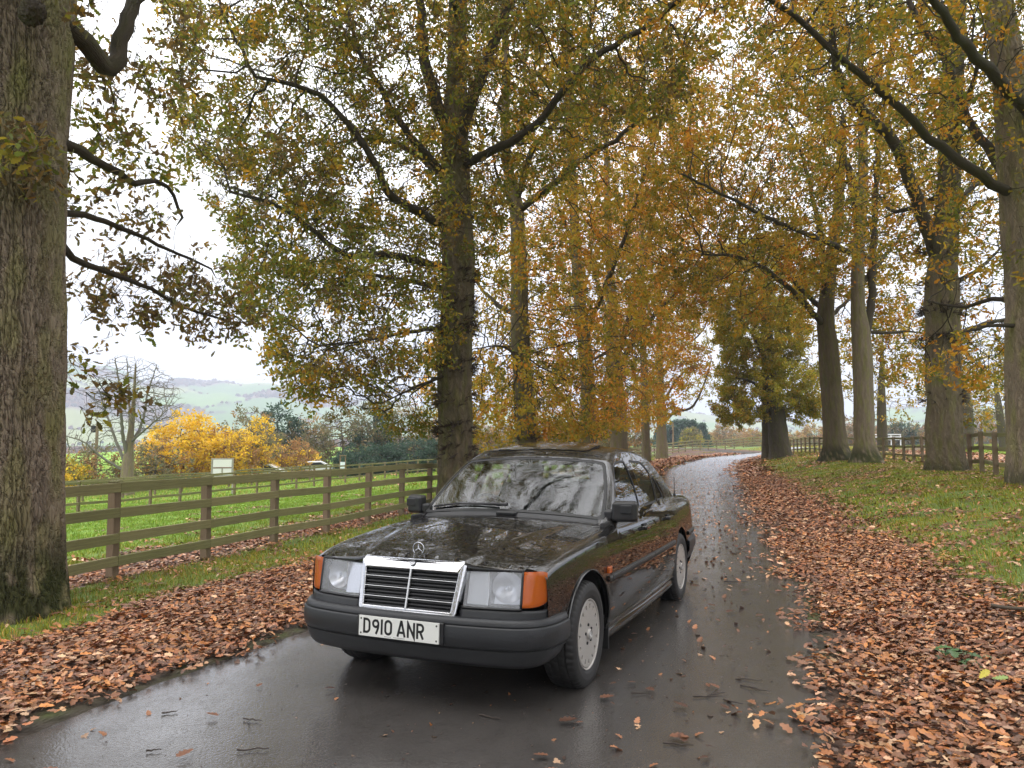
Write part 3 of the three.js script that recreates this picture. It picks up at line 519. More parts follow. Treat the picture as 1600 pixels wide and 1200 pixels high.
  { const s = new THREE.Shape(), w = 0.259, h = 0.0545, r = 0.008; s.moveTo(-w + r, -h); s.lineTo(w - r, -h); s.quadraticCurveTo(w, -h, w, -h + r); s.lineTo(w, h - r); s.quadraticCurveTo(w, h, w - r, h); s.lineTo(-w + r, h); s.quadraticCurveTo(-w, h, -w, h - r); s.lineTo(-w, -h + r); s.quadraticCurveTo(-w, -h, -w + r, -h); const g = new THREE.ShapeGeometry(s), u = g.attributes.uv, p = g.attributes.position; for (let k = 0; k < u.count; k++) u.setXY(k, (p.getX(k) + w) / (2 * w), (p.getY(k) + h) / (2 * h)); g.translate(0, 0, 0.0046); P('plate_face', g, std([1, 1, 1], 0.35, { map: ct }), plate); }
  P('plate_plinth', at(rbox(0.56, 0.12, 0.04, 0.01), 0, 0.44, 0.802), CM.blackPlastic, bump);

  // ----- wheels -----
  function wheel() {
    const w = new THREE.Group(); w.name = 'wheel'; // axle along +x (outer face at +x), centre at origin
    const prof = [[0.205, -0.088], [0.225, -0.099], [0.262, -0.104], [0.292, -0.099], [0.308, -0.086], [0.316, -0.06], [0.3165, -0.052], [0.309, -0.049], [0.309, -0.043], [0.3175, -0.04], [0.3185, -0.006], [0.310, -0.004], [0.310, 0.004], [0.3185, 0.006], [0.3175, 0.04], [0.309, 0.043], [0.309, 0.049], [0.3165, 0.052], [0.316, 0.06], [0.308, 0.086], [0.292, 0.099], [0.262, 0.104], [0.2585, 0.1045], [0.2575, 0.1035], [0.232, 0.102], [0.222, 0.0985], [0.205, 0.088]];
    const b = new MB(), K = 192; for (let k = 0; k <= K; k++) { const a = k / K * 6.28319; prof.forEach(([r, x], j) => { let q = r; if (Math.abs(x) > 0.051 && r > 0.295 && k % 4 === 0) q -= 0.007; else if (Math.abs(x) < 0.05 && r > 0.3155 && (k + (x > 0 ? 3 : 0)) % 6 === 0) q -= 0.004; b.v(x, Math.cos(a) * q, Math.sin(a) * q, k / K * 20, j * 0.02); }); }
    const J = prof.length; for (let k = 0; k < K; k++) for (let j = 0; j + 1 < J; j++) { const a = k * J + j; b.quad(a, a + 1, a + J + 1, a + J); }
    part('tyre', b.geo(), CM.tyre, w);
    const rimP = [[0.150, -0.08], [0.198, -0.088], [0.207, -0.094], [0.209, -0.09], [0.190, -0.07], [0.178, 0.0], [0.184, 0.05], [0.193, 0.07], [0.205, 0.084], [0.2095, 0.092], [0.2075, 0.0965], [0.203, 0.0955], [0.199, 0.090], [0.195, 0.086], [0.190, 0.074]].map(([r, x]) => new THREE.Vector2(r, x));
    const barrel = new THREE.LatheGeometry(rimP, 72); barrel.rotateZ(-Math.PI / 2); part('rim', barrel, CM.alloy, w);
    const disc = new THREE.Shape(); for (let k = 0; k < 80; k++) { const a = k / 80 * 2 * Math.PI; k ? disc.lineTo(Math.cos(a) * 0.191, Math.sin(a) * 0.191) : disc.moveTo(0.191, 0); }
    for (let k = 0; k < 15; k++) { const a = k / 15 * 6.28319, h = new THREE.Path(), w2 = 0.0185, r0 = 0.147, r1 = 0.179; for (let q = 0; q < 20; q++) { const t = q / 20 * 6.28319 + 0.1, ex = Math.sign(Math.cos(t)) * Math.abs(Math.cos(t)) ** 0.6, ey = Math.sign(Math.sin(t)) * Math.abs(Math.sin(t)) ** 0.6, rad = (r0 + r1) / 2 + ex * (r1 - r0) / 2, tg = ey * w2 * (0.62 + 0.18 * ex); const x = Math.cos(a) * rad - Math.sin(a) * tg, y = Math.sin(a) * rad + Math.cos(a) * tg; q ? h.lineTo(x, y) : h.moveTo(x, y); } disc.holes.push(h); }
    for (let k = 0; k < 5; k++) { const a = k / 5 * 6.28319 + 0.3, h = new THREE.Path(); for (let q = 0; q < 16; q++) { const t = -q / 16 * 6.28319, x = Math.cos(a) * 0.056 + Math.cos(t) * 0.0125, y = Math.sin(a) * 0.056 + Math.sin(t) * 0.0125; q ? h.lineTo(x, y) : h.moveTo(x, y); } disc.holes.push(h); }
    const dg = new THREE.ExtrudeGeometry(disc, { depth: 0.012, bevelEnabled: true, bevelSize: 0.002, bevelThickness: 0.002, bevelSegments: 2, curveSegments: 64 }); { const p = dg.attributes.position; for (let k = 0; k < p.count; k++) { const r = Math.hypot(p.getX(k), p.getY(k)); p.setZ(k, p.getZ(k)); } dg.computeVertexNormals(); }
    dg.rotateY(Math.PI / 2); part('wheel_disc', at(dg, 0.078, 0, 0), CM.alloy, w);
    part('brake_disc', at(new THREE.CylinderGeometry(0.142, 0.142, 0.02, 40), 0.0, 0, 0, 0, 0, Math.PI / 2), CM.castMetal, w);
    const cap = new THREE.CylinderGeometry(0.030, 0.034, 0.012, 30); part('hub_cap', at(cap, 0.100, 0, 0, 0, 0, -Math.PI / 2), CM.alloy, w);
    const st = [0, 1, 2].map((k) => { const q = new THREE.ConeGeometry(0.005, 0.025, 4); q.translate(0, 0.012, 0); q.rotateZ(k * 2.0944); q.rotateY(Math.PI / 2); q.translate(0.107, 0, 0); return q; }); const tr = new THREE.TorusGeometry(0.025, 0.002, 6, 28); tr.rotateY(Math.PI / 2); tr.translate(0.107, 0, 0); part('hub_star', mergeGeometries([...st, tr]), CM.chrome, w);
    for (let k = 0; k < 5; k++) { const a = k / 5 * 6.28319 + 0.3; part('wheel_bolt', at(new THREE.CylinderGeometry(0.009, 0.009, 0.02, 6), 0.088, Math.sin(a) * 0.056, -Math.cos(a) * 0.056, 0, 0, Math.PI / 2), CM.blackPlastic, w); }
    return w;
  }
  const w0 = wheel();
  [[1, 0, 0.12], [-1, 0, 0.7], [1, -2.8, 0.4], [-1, -2.8, 0.9]].forEach(([s, z, roll], k) => { const w = k ? w0.clone() : w0; w.position.set(s * 0.744, 0.3155, z); w.rotation.set(roll, s > 0 ? 0 : Math.PI, 0, 'YXZ'); car.add(w); });

  // ----- inside -----
  const inside = new THREE.Group(); inside.name = 'cabin'; car.add(inside);
  P('cabin_floor', at(rbox(1.4, 0.04, 2.3, 0.01), 0, 0.27, -1.6), CM.trim, inside);
  P('dashboard', mergeGeometries([at(rbox(1.36, 0.16, 0.40, 0.06), 0, 0.84, -0.80), at(rbox(0.42, 0.10, 0.24, 0.04), -0.36, 0.915, -0.90)]), CM.trim, inside);
  const sw = new MB(), ringP = []; for (let k = 0; k <= 40; k++) { const a = k / 40 * 6.28319; ringP.push(V(Math.cos(a) * 0.2, Math.sin(a) * 0.2, 0)); } sw.tube(ringP, ringP.map(() => 0.014), 8); for (const a of [-0.3, 3.44, 4.71]) sw.tube([V(0, 0, -0.02), V(Math.cos(a) * 0.2, Math.sin(a) * 0.2, 0)], [0.02, 0.014], 6); sw.add(new THREE.SphereGeometry(0.06, 16, 10));
  P('steering_wheel', at(sw.geo(), -0.36, 0.88, -1.13, 0.42, 0, 0), CM.trim, inside);
  const seatShape = (x, z, w) => mergeGeometries([at(rbox(w, 0.16, 0.52, 0.06), x, 0.50, z), at(rbox(w, 0.62, 0.15, 0.06), x, 0.82, z - 0.32, -0.22, 0, 0)]);
  for (const s of [1, -1]) { P('front_seat', seatShape(s * 0.36, -1.52, 0.50), CM.seat, inside); const hr = P('headrest', at(rbox(0.27, 0.17, 0.10, 0.045), s * 0.36, 1.215, -1.925, -0.15, 0, 0), CM.seat, inside); for (const q of [-0.05, 0.05]) { const pst = new MB(); pst.tube([V(s * 0.36 + q, 1.08, -1.90), V(s * 0.36 + q, 1.2, -1.92)], [0.006, 0.006], 6); P('headrest_post', pst.geo(), CM.brightBar, hr); } } 
  P('rear_seat', seatShape(0, -2.35, 1.28), CM.seat, inside); for (const s of [1, -1]) P('headrest', at(rbox(0.25, 0.14, 0.09, 0.04), s * 0.36, 1.10, -2.74, -0.2, 0, 0), CM.seat, inside);
  P('parcel_shelf', at(rbox(1.25, 0.03, 0.42, 0.01), 0, 0.97, -2.86), CM.trim, inside);
  for (const s of [1, -1]) P('door_lining', at(rbox(0.03, 0.62, 1.95, 0.012), s * 0.76, 0.62, -1.52), CM.trim, inside);
  P('rear_view_mirror', mergeGeometries([at(rbox(0.23, 0.065, 0.025, 0.02), 0, 1.285, -1.10, 0.1, 0, 0), at(rbox(0.02, 0.07, 0.02, 0.006), 0, 1.32, -1.115)]), CM.blackPlastic, inside);
  P('headlining', geo(clip(clip(M, (v) => Math.min(-1.16 - v[6], v[6] + 2.40)), (v) => Math.min(v[7] - 0.01, -sunR(v) - 0.0)), -0.05), std([0.10, 0.10, 0.095], 0.9), inside);
  for (const s of [1, -1]) P('sun_visor', at(rbox(0.42, 0.016, 0.14, 0.006), s * 0.34, 1.335, -1.24, 0.35, 0, 0), CM.trim, inside);
  // wiper, aerial
  { const on = (u, x) => V(x, topY(u, x) + 0.012, u - bow(u) * x * x); const wp = new THREE.Group(); wp.name = 'wiper'; car.add(wp); const bl = [], ar = []; for (let k = 0; k <= 14; k++) { const x = lerp(-0.04, -0.64, k / 14); bl.push(on(-0.575 - 0.015 * Math.sin(k / 14 * 3.1), x)); } for (let k = 0; k <= 6; k++) { const p = on(-0.56, lerp(0.04, -0.36, k / 6)); p.y += 0.018; ar.push(p); } const b1 = new MB(); b1.tube(bl, bl.map(() => 0.007), 6); P('wiper_blade', b1.geo(), CM.rubber, wp); const b2 = new MB(); b2.tube(ar, ar.map((q, k) => lerp(0.014, 0.006, k / 6)), 6); P('wiper_arm', b2.geo(), CM.blackPlastic, wp); P('wiper_pivot', at(rbox(0.16, 0.04, 0.06, 0.015), 0.05, 0.972, -0.53, 0.2, 0, 0), CM.blackPlastic, wp); }
  { const b = new MB(); b.tube([V(0.70, 0.955, -3.22), V(0.70, 0.975, -3.22)], [0.016, 0.012], 12); b.tube([V(0.70, 0.975, -3.22), V(0.70, 1.14, -3.215)], [0.0045, 0.003], 6); P('aerial', b.geo(), CM.blackPlastic); }
})();
shadows(car);
// ---------- trees ----------
const barkH = (() => { // oak bark relief: long plates parted by furrows; repeats over 1 m x 2 m
  const w = 512, h = 1024, d = new Float32Array(w * h);
  for (let j = 0; j < h; j++) for (let i = 0; i < w; i++) {
    const u = i / w, v = j / h, a = u * 6.2832, b = v * 6.2832;
    const ca = Math.cos(a), sa = Math.sin(a), cb = Math.cos(b), sb = Math.sin(b);
    const wob = 0.85 * N3(ca * 1.3, sa * 1.3, cb * 0.9 + sb * 0.4) + 0.42 * N3(ca * 3.2 + 7, sa * 3.2, cb * 2.4) + 0.16 * N3(ca * 7 + 3, sa * 7, sb * 7);
    const f1 = Math.abs(Math.sin(Math.PI * (19 * u + wob))), gap = N3(ca * 4 + 30, sa * 4, sb * 2.2 + cb); // some furrows close, plates join
    const f2 = Math.abs(N3(ca * 2.6 + 50, sa * 2.6, 1.6 * cb + 3.5 * sb)), cr = Math.abs(N3(ca * 3.4 + 40, sa * 3.4, 7 * sb + 4 * cb));
    const fur = lerp(sm(0.02, 0.55, f1), 1, 0.55 * sm(0.25, 0.6, gap)), hh = Math.min(fur, 0.25 + 0.75 * sm(0, 0.10, f2), 0.55 + 0.45 * sm(0.0, 0.09, cr));
    d[j * w + i] = clamp(hh * 0.88 + 0.12 * (0.5 + 0.5 * N3(ca * 18, sa * 18, 9 * sb)), 0, 1);
  }
  return { d, w, h, at: (u, v) => { u -= Math.floor(u); v -= Math.floor(v); const x = u * w, y = v * h, x0 = x | 0, y0 = y | 0, fx = x - x0, fy = y - y0, x1 = (x0 + 1) % w, y1 = (y0 + 1) % h; return lerp(lerp(d[y0 % h * w + x0 % w], d[y0 % h * w + x1], fx), lerp(d[y1 * w + x0 % w], d[y1 * w + x1], fx), fy); } };
})();
const barkBump = dataTex(512, 1024, (u, v, i, j) => barkH.d[j * 512 + i], false, 1, 0.5);
const barkColor = dataTex(512, 1024, (u, v, i, j) => { const n = tileNoise(u, v, 7, 21), g = sm(0.0, 0.5, tileNoise(u, v, 3, 33)), f = 0.5 + 0.5 * tileNoise(u, v, 40, 5), t = 0.92 + 0.08 * n + 0.12 * f; return [0.72 * t, lerp(0.665, 0.70, g) * t, lerp(0.60, 0.53, g) * t]; }, true, 1, 0.5);
const barkMat = (rgb, bump = 0.02) => { const m = std(rgb, 0.92, { map: barkColor, bumpMap: barkBump, bumpScale: bump }); m.vertexColors = true; return m; };
const BARK = { oak: barkMat([0.38, 0.345, 0.265], 0.035), oakNear: barkMat([0.42, 0.39, 0.345], 0.02), dark: barkMat([0.20, 0.185, 0.145], 0.02), twig: std([0.058, 0.038, 0.026], 0.9), pale: barkMat([0.52, 0.48, 0.41], 0.030) };
const branchMat = std([0.125, 0.112, 0.088], 0.93, { map: barkColor, bumpMap: barkBump, bumpScale: 0.012 });

function leafGeo(b, M4, len, wid, seg, curl, col, lobed) { // one leaf along +x from the origin, folded on its midrib
  const p = V(0, 0, 0), put = (x, y, z, k) => { p.set(x, y, z).applyMatrix4(M4); return b.v(p.x, p.y, p.z, 0, 0, col); };
  let pm = -1, pl = -1, pr = -1;
  for (let k = 0; k <= seg; k++) {
    const t = k / seg, x = t * len, y = -curl * len * t * t;
    let w = wid * Math.pow(Math.sin(Math.PI * Math.min(1, 0.06 + t * 0.9)), 0.75) * (0.55 + 0.55 * t);
    if (lobed) w *= k % 2 ? 1.12 : 0.66;
    if (k === 0 || k === seg) { const a = put(x, y, 0); if (k && pl >= 0) { b.tri(pm, pl, a); b.tri(pm, a, pr); } pm = a; continue; }
    const m = put(x, y, 0), l = put(x + (lobed ? len * 0.03 : 0), y + w * 0.28, w), r = put(x + (lobed ? len * 0.03 : 0), y + w * 0.28, -w);
    if (pl < 0) { b.tri(pm, l, m); b.tri(pm, m, r); } else { b.quad(pm, pl, l, m); b.quad(pm, m, r, pr); }
    pm = m; pl = l; pr = r;
  }
}
function spray(seed, n, len, size, seg, lobed, tints) { // a twig end with n leaves
  const r = rng(seed), b = new MB(), m = new THREE.Matrix4(), q = new THREE.Quaternion(), e = new THREE.Euler();
  if (seg > 3) { const bk = [0.06, 0.048, 0.034]; for (let k = 0; k < 4; k++) { const e = V(size * (0.55 + 0.45 * r()), (r() - 0.5) * size * 0.5, (r() - 0.5) * size * 0.5), o = b.count, w = 0.0028; b.v(0, w, 0, 0, 0, bk); b.v(0, -w, w, 0, 0, bk); b.v(0, -w, -w, 0, 0, bk); b.v(e.x, e.y, e.z, 0, 0, bk); b.tri(o, o + 1, o + 3); b.tri(o + 1, o + 2, o + 3); b.tri(o + 2, o, o + 3); } }
  for (let k = 0; k < n; k++) {
    const t = 0.15 + 0.85 * Math.sqrt(r()), a = r() * 6.2832, R = size * 0.42 * r();
    e.set(r() * 6.2832, a, (r() - 0.62) * 1.7); q.setFromEuler(e);
    m.compose(V(t * size, Math.cos(a * 3) * R, Math.sin(a * 5) * R), q, V(1, 1, 1).multiplyScalar(0.7 + 0.55 * r()));
    const c = tints[(r() * tints.length) | 0], f = 0.8 + 0.4 * r();
    leafGeo(b, m, len, len * 0.30, seg, (r() - 0.3) * 0.5, c.map((x) => x * f), lobed);
  }
  return b.geo();
}
const leafMat = (() => { const m = new THREE.MeshPhysicalMaterial({ roughness: 0.95, side: THREE.DoubleSide, transmission: 0.50, thickness: 0, specularIntensity: 0.35, ior: 1.4 }); m.vertexColors = true; m.color.setRGB(1, 1, 1); return m; })();
const TINT = {
  olive: [[0.24, 0.21, 0.03], [0.17, 0.19, 0.03], [0.30, 0.235, 0.03], [0.14, 0.165, 0.03], [0.27, 0.16, 0.03]],
  gold: [[0.52, 0.33, 0.03], [0.42, 0.30, 0.03], [0.54, 0.28, 0.028], [0.32, 0.27, 0.035]],
  orange: [[0.60, 0.26, 0.028], [0.62, 0.33, 0.03], [0.48, 0.19, 0.025], [0.52, 0.30, 0.03]],
  brown: [[0.15, 0.10, 0.045], [0.20, 0.135, 0.045], [0.13, 0.115, 0.04], [0.26, 0.16, 0.05]],
  lime: [[0.36, 0.32, 0.035], [0.27, 0.27, 0.03], [0.44, 0.33, 0.03]],
  yellow: [[0.72, 0.46, 0.03], [0.66, 0.43, 0.03], [0.74, 0.54, 0.05]],
  dull: [[0.19, 0.165, 0.085], [0.23, 0.185, 0.10], [0.15, 0.155, 0.075]],
  pine: [[0.05, 0.085, 0.06], [0.06, 0.10, 0.065]],
  rust: [[0.40, 0.21, 0.08], [0.34, 0.19, 0.08], [0.36, 0.24, 0.09]],
};
const sprays = {};
function sprayFor(kind, v, lod) {
  const k = kind + v + lod; if (sprays[k]) return sprays[k];
  const [n, len, size, seg, lob] = { near: [10, 0.093, 0.32, 8, true], mid: [16, 0.115, 0.50, 4, true], far: [16, 0.16, 0.66, 3, false], bg: [16, 0.26, 0.95, 2, false] }[lod];
  return sprays[k] = spray(v * 31 + kind.length * 7, n, len, size, seg, lob, TINT[kind]);
}

/* opt: seed, trunk [[Vector3, r]...], limbs [[Vector3...], r0], crown [[centre, rx, ry, rz, count]...], leaf kinds [[kind, share]], lod, step, kill */
function growTree(o) {
  const r = rng(o.seed), dn = o.dense || 4, step = (o.step || 0.38) * (dn > 1 ? 0.8 : 1), nodes = [], kids = [];
  const add = (p, parent, fixed, limb) => { nodes.push({ p, parent, r: fixed || 0, fixed: fixed || 0, limb, kids: 0 }); kids.push([]); if (parent >= 0) { kids[parent].push(nodes.length - 1); } return nodes.length - 1; };
  const along = (pts, rad, from, limb, wob) => {
    const c = new THREE.CatmullRomCurve3(pts, false, 'centripetal'), L = c.getLength(), n = Math.max(2, Math.ceil(L / step)); let last = from;
    for (let k = from < 0 ? 0 : 1; k <= n; k++) { const t = k / n, p = c.getPointAt(t); if (wob && k && k < n) p.add(V(r() - 0.5, r() - 0.5, r() - 0.5).multiplyScalar(wob)); last = add(p, last, rad(t), limb); }
    return last;
  };
  // trunk
  const tp = o.trunk.map((q) => q[0]), tr = o.trunk.map((q) => q[1]);
  const tc = curve(tp.map((p, k) => [k ? tp.slice(1, k + 1).reduce((s, q, j) => s + q.distanceTo(tp[j]), 0) : 0, tr[k]])), TL = tp.slice(1).reduce((s, q, j) => s + q.distanceTo(tp[j]), 0);
  along(tp, (t) => tc(t * TL), -1, 0, 0);
  const trunkN = nodes.length; let limbs = 0;
  for (const [pts, r0] of o.limbs || []) {
    let best = 0, bd = 1e9; const root = pts[0].clone().addScaledVector(V().subVectors(pts[1], pts[0]).normalize(), -Math.min(0.8, r0 * 4)); for (let k = 0; k < nodes.length; k++) { const d = nodes[k].p.distanceTo(root); if (d < bd && nodes[k].fixed > r0 * 0.8) { bd = d; best = k; } }
    const P = [nodes[best].p.clone(), ...pts.slice(1)];
    limbs++; const id = best < trunkN ? limbs : nodes[best].limb;
    along(P, (t) => r0 * (1 - 0.72 * t), best, id, Math.min(0.10, r0 * 0.45));
  }
  // space colonisation fills the crown
  const A = [];
  for (const [c, rx, ry, rz, n] of o.crown) for (let k = 0; k < n * dn; k++) { let x, y, z; do { x = r() * 2 - 1; y = r() * 2 - 1; z = r() * 2 - 1; } while (x * x + y * y + z * z > 1); const s = Math.pow(Math.hypot(x, y, z), -0.25); const p = V(c.x + x * rx * s, c.y + y * ry * s, c.z + z * rz * s); if (p.y > (o.floor ?? -9) && (!o.avoid || !o.avoid(p))) A.push({ p, n: -1, d: 1e9 }); }
  const kill = (o.kill || 0.75) * Math.pow(dn, -0.36); let fresh = 0;
  const start = Math.floor(trunkN * (o.bare ?? 0.3));
  for (let it = 0; it < 130 && A.length; it++) {
    for (const a of A) for (let k = Math.max(fresh, fresh ? 0 : start); k < nodes.length; k++) { const q = nodes[k].p, d = (q.x - a.p.x) ** 2 + (q.y - a.p.y) ** 2 + (q.z - a.p.z) ** 2; if (d < a.d) { a.d = d; a.n = k; } }
    const acc = new Map();
    for (let k = A.length - 1; k >= 0; k--) { const a = A[k]; if (a.d < kill * kill) { A.splice(k, 1); continue; } const n = nodes[a.n].p, l = Math.sqrt(a.d), v = acc.get(a.n) || acc.set(a.n, V(0, 0, 0)).get(a.n); v.x += (a.p.x - n.x) / l; v.y += (a.p.y - n.y) / l; v.z += (a.p.z - n.z) / l; }
    fresh = nodes.length; let grew = 0;
    for (const [k, v] of acc) {
      if (kids[k].length > 3) continue;
      v.normalize(); v.x += (r() - 0.5) * 0.75; v.y += (r() - 0.5) * 0.75 + (o.lift || 0); v.z += (r() - 0.5) * 0.75; v.normalize();
      const limb = k < trunkN ? ++limbs : nodes[k].limb; add(nodes[k].p.clone().addScaledVector(v, step), k, 0, limb); grew++;
    }
    if (!grew) break;
  }
  const tip = new Float32Array(nodes.length).fill(0);
  const r0 = o.tip || 0.0085, ex = 2.2;
  const sum = new Float64Array(nodes.length);
  for (let k = nodes.length - 1; k >= 0; k--) { const n = nodes[k]; if (!kids[k].length) sum[k] = Math.pow(r0, ex); n.r = Math.max(n.fixed, k < trunkN ? n.fixed : Math.min(Math.pow(sum[k], 1 / ex), o.maxLimb || 0.16)); if (n.fixed && k >= trunkN) n.r = Math.max(n.fixed, 0.01); if (n.parent >= 0) { sum[n.parent] += sum[k]; tip[n.parent] = Math.max(tip[n.parent], tip[k] + 1); } }
  // tubes, one mesh for each limb
  const builders = new Map(), chain = (k0, parent, limb) => {
    const pts = [], rad = []; if (parent >= 0) { pts.push(nodes[parent].p); rad.push(Math.min(nodes[k0].r * 1.25, nodes[parent].r)); }
    let k = k0; const starts = [];
    for (;;) { pts.push(nodes[k].p); rad.push(nodes[k].r); if (!kids[k].length) break; let best = -1, br = -1; for (const c of kids[k]) if (nodes[c].r > br) { br = nodes[c].r; best = c; } for (const c of kids[k]) if (c !== best) starts.push([c, k]); k = best; }
    if (rad[rad.length - 1] > 0.004) rad[rad.length - 1] *= 0.55;
    if (!builders.has(limb)) builders.set(limb, new MB());
    const R = rad[Math.min(1, rad.length - 1)], sides = R > 0.10 ? 10 : R > 0.04 ? 7 : R > 0.018 ? 5 : 3;
    if (pts.length > 1) builders.get(limb).tube(pts, rad, sides, Math.max(1, Math.round(R * 6)));
    return starts;
  };
  const todo = []; for (let k = 0; k < trunkN; k++) for (const c of kids[k]) if (c >= trunkN) todo.push([c, k]);
  while (todo.length) { const [c, p] = todo.pop(); todo.push(...chain(c, p, nodes[c].limb)); }
  // foliage places
  const spots = []; const most = o.leafDepth ?? 3;
  if (o.leaves !== 0) for (let k = trunkN; k < nodes.length; k++) if (tip[k] <= most) { const n = nodes[k], q = nodes[n.parent].p, cl = N3(n.p.x * 0.62 + o.seed, n.p.y * 0.62, n.p.z * 0.62); const m = (o.leaves || 1) * (o.lod === 'bg' ? 1 : 0.25 + 1.75 * sm(-0.42, 0.18, cl)), c = Math.floor(m) + (r() < m % 1 ? 1 : 0); for (let j = 0; j < c; j++) spots.push([n.p, V().subVectors(n.p, q).normalize()]); }
  if (globalThis.DBG) console.log(o.label, 'nodes', nodes.length, 'spots', spots.length, 'left', A.length);
  return { nodes, builders, spots, trunkN };
}
function trunkGeo(path, rad, around, dv, relief, flare, seed, moss, lump = 0.05) {
  const c = new THREE.CatmullRomCurve3(path, false, 'centripetal'), L = c.getLength(), n = Math.ceil(L / dv), b = new MB(), rr = rng(seed), ph = [rr() * 6, rr() * 6, rr() * 6];
  for (let j = 0; j <= n; j++) {
    const t = j / n, p = c.getPointAt(t), y = t * L, R = rad(y), fl = flare * Math.exp(-y / 0.5), cw = Math.max(1, Math.round(2 * Math.PI * R));
    for (let k = 0; k <= around; k++) {
      const a = k / around * 6.28319, lob = 1 + fl * (0.75 + 0.35 * Math.sin(a * 3 + ph[0]) + 0.25 * Math.sin(a * 5 + ph[1])) + lump * N3(Math.cos(a) * 1.1 + seed, Math.sin(a) * 1.1, y * 0.55) + lump * 0.5 * N3(Math.cos(a) * 2.2, Math.sin(a) * 2.2 + seed, y * 1.6);
      const u = k / around * Math.round(2 * Math.PI * rad(0)), dsp = relief ? relief * (barkH.at(u, y * 0.5) - 0.7) : 0, q = R * lob + dsp;
      const ms = moss ? moss(a, y - 0.3) * sm(-0.8, -0.1, N3(Math.cos(a) * 3, Math.sin(a) * 3 + seed, y * 2.5)) : 0, li = 0.5 + 0.5 * N3(Math.cos(a) * 1.5 + 9, Math.sin(a) * 1.5, y * 0.7 + seed);
      const col = [0, 1, 2].map((i) => lerp(lerp([1, 1, 1][i], [0.86, 0.92, 0.66][i], sm(0.5, 0.95, li)), [0.20, 0.26, 0.075][i], ms));
      b.v(p.x + Math.cos(a) * q, p.y, p.z + Math.sin(a) * q, u, y, col);
    }
    if (j) for (let k = 0; k < around; k++) { const o = (j - 1) * (around + 1) + k; b.quad(o, o + 1, o + around + 2, o + around + 1); }
  }
  return b.geo();
}
function plantTree(o) {
  const base = o.trunk[0][0], g = thing(o.name || 'oak_tree', o.label, o.category || 'tree', o.group);
  g.position.copy(base);
  const sh = (p) => V(p.x - base.x, p.y - base.y, p.z - base.z);
  const q = { ...o, trunk: o.trunk.map(([p, r]) => [sh(p), r]), limbs: (o.limbs || []).map(([p, r]) => [p.map(sh), r]), crown: o.crown.map(([c, ...n]) => [sh(c), ...n]), avoid: o.avoid && ((p) => o.avoid(V(p.x + base.x, p.y + base.y, p.z + base.z))) };
  const T = growTree(q), tp = q.trunk.map((a) => a[0]);
  const Ls = [0]; tp.forEach((p, k) => { if (k) Ls.push(Ls[k - 1] + p.distanceTo(tp[k - 1])); });
  const rad = curve(Ls.map((l, k) => [l, q.trunk[k][1]]));
  part('trunk', trunkGeo([V(tp[0].x, tp[0].y - 0.3, tp[0].z), ...tp], (y) => rad(y - 0.3), o.around || 56, o.dv || 0.12, o.relief ?? 0.03, o.flare ?? 0.35, o.seed, o.moss, o.lump), o.bark || BARK.oak, g);
  const small = new MB();
  for (const [id, b] of T.builders) { if (b.count < (o.minLimb ?? 60)) { const s = small.count; small.p = small.p.concat(b.p); small.uv = small.uv.concat(b.uv); for (const i of b.i) small.i.push(i + s); } else part('limb', b.geo(), o.branch || branchMat, g); }
  if (small.count) { const m = part('small_branches', small.geo(), o.branch || branchMat, g); m.userData.kind = 'stuff'; }
  if (T.spots.length && o.leaves !== 0) foliage(g, T.spots, o.leaf, o.lod || 'mid', o.seed, o.droop ?? 0.35, o.leafScale || 1, o.tintAt, base);
  return g;
}
function foliage(g, spots, kinds, lod, seed, droop, scale, tintAt, base) {
  const r = rng(seed + 99), lists = new Map(); let total = kinds.reduce((s, k) => s + k[1], 0);
  for (const s of spots) { const n = N3(s[0].x * 0.28, s[0].y * 0.28, s[0].z * 0.28 + seed) * 0.45; let u = clamp(r() + n, 0, 0.999) * total, k = 0; while (u > kinds[k][1]) { u -= kinds[k][1]; k++; } const key = kinds[k][0] + '|' + ((r() * 3) | 0); (lists.get(key) || lists.set(key, []).get(key)).push(s); }
  const X = V(1, 0, 0), m = new THREE.Matrix4(), q = new THREE.Quaternion(), q2 = new THREE.Quaternion(), c = new THREE.Color();
  for (const [key, list] of lists) {
    const [kind, v] = key.split('|'), im = new THREE.InstancedMesh(sprayFor(kind, +v, lod), leafMat, list.length); im.name = 'foliage'; im.userData.kind = 'stuff';
    list.forEach(([p, d], k) => { const e = V(d.x + (r() - 0.5) * 0.9, d.y - droop * (0.4 + r()), d.z + (r() - 0.5) * 0.9).normalize(); q.setFromUnitVectors(X, e); q2.setFromAxisAngle(X, r() * 6.2832); q.multiply(q2); const s = scale * (0.75 + 0.55 * r()); m.compose(V(p.x + (r() - 0.5) * 0.25, p.y + (r() - 0.5) * 0.25, p.z + (r() - 0.5) * 0.25), q, V(s, s, s)); im.setMatrixAt(k, m); const f = 0.82 + 0.36 * r(); c.setRGB(f, f, f * 0.98); im.setColorAt(k, c); });
    g.add(im);
  }
}
const pxy = (D) => (l) => l.map(([x, y, d]) => W(x, y, D + (d || 0)));
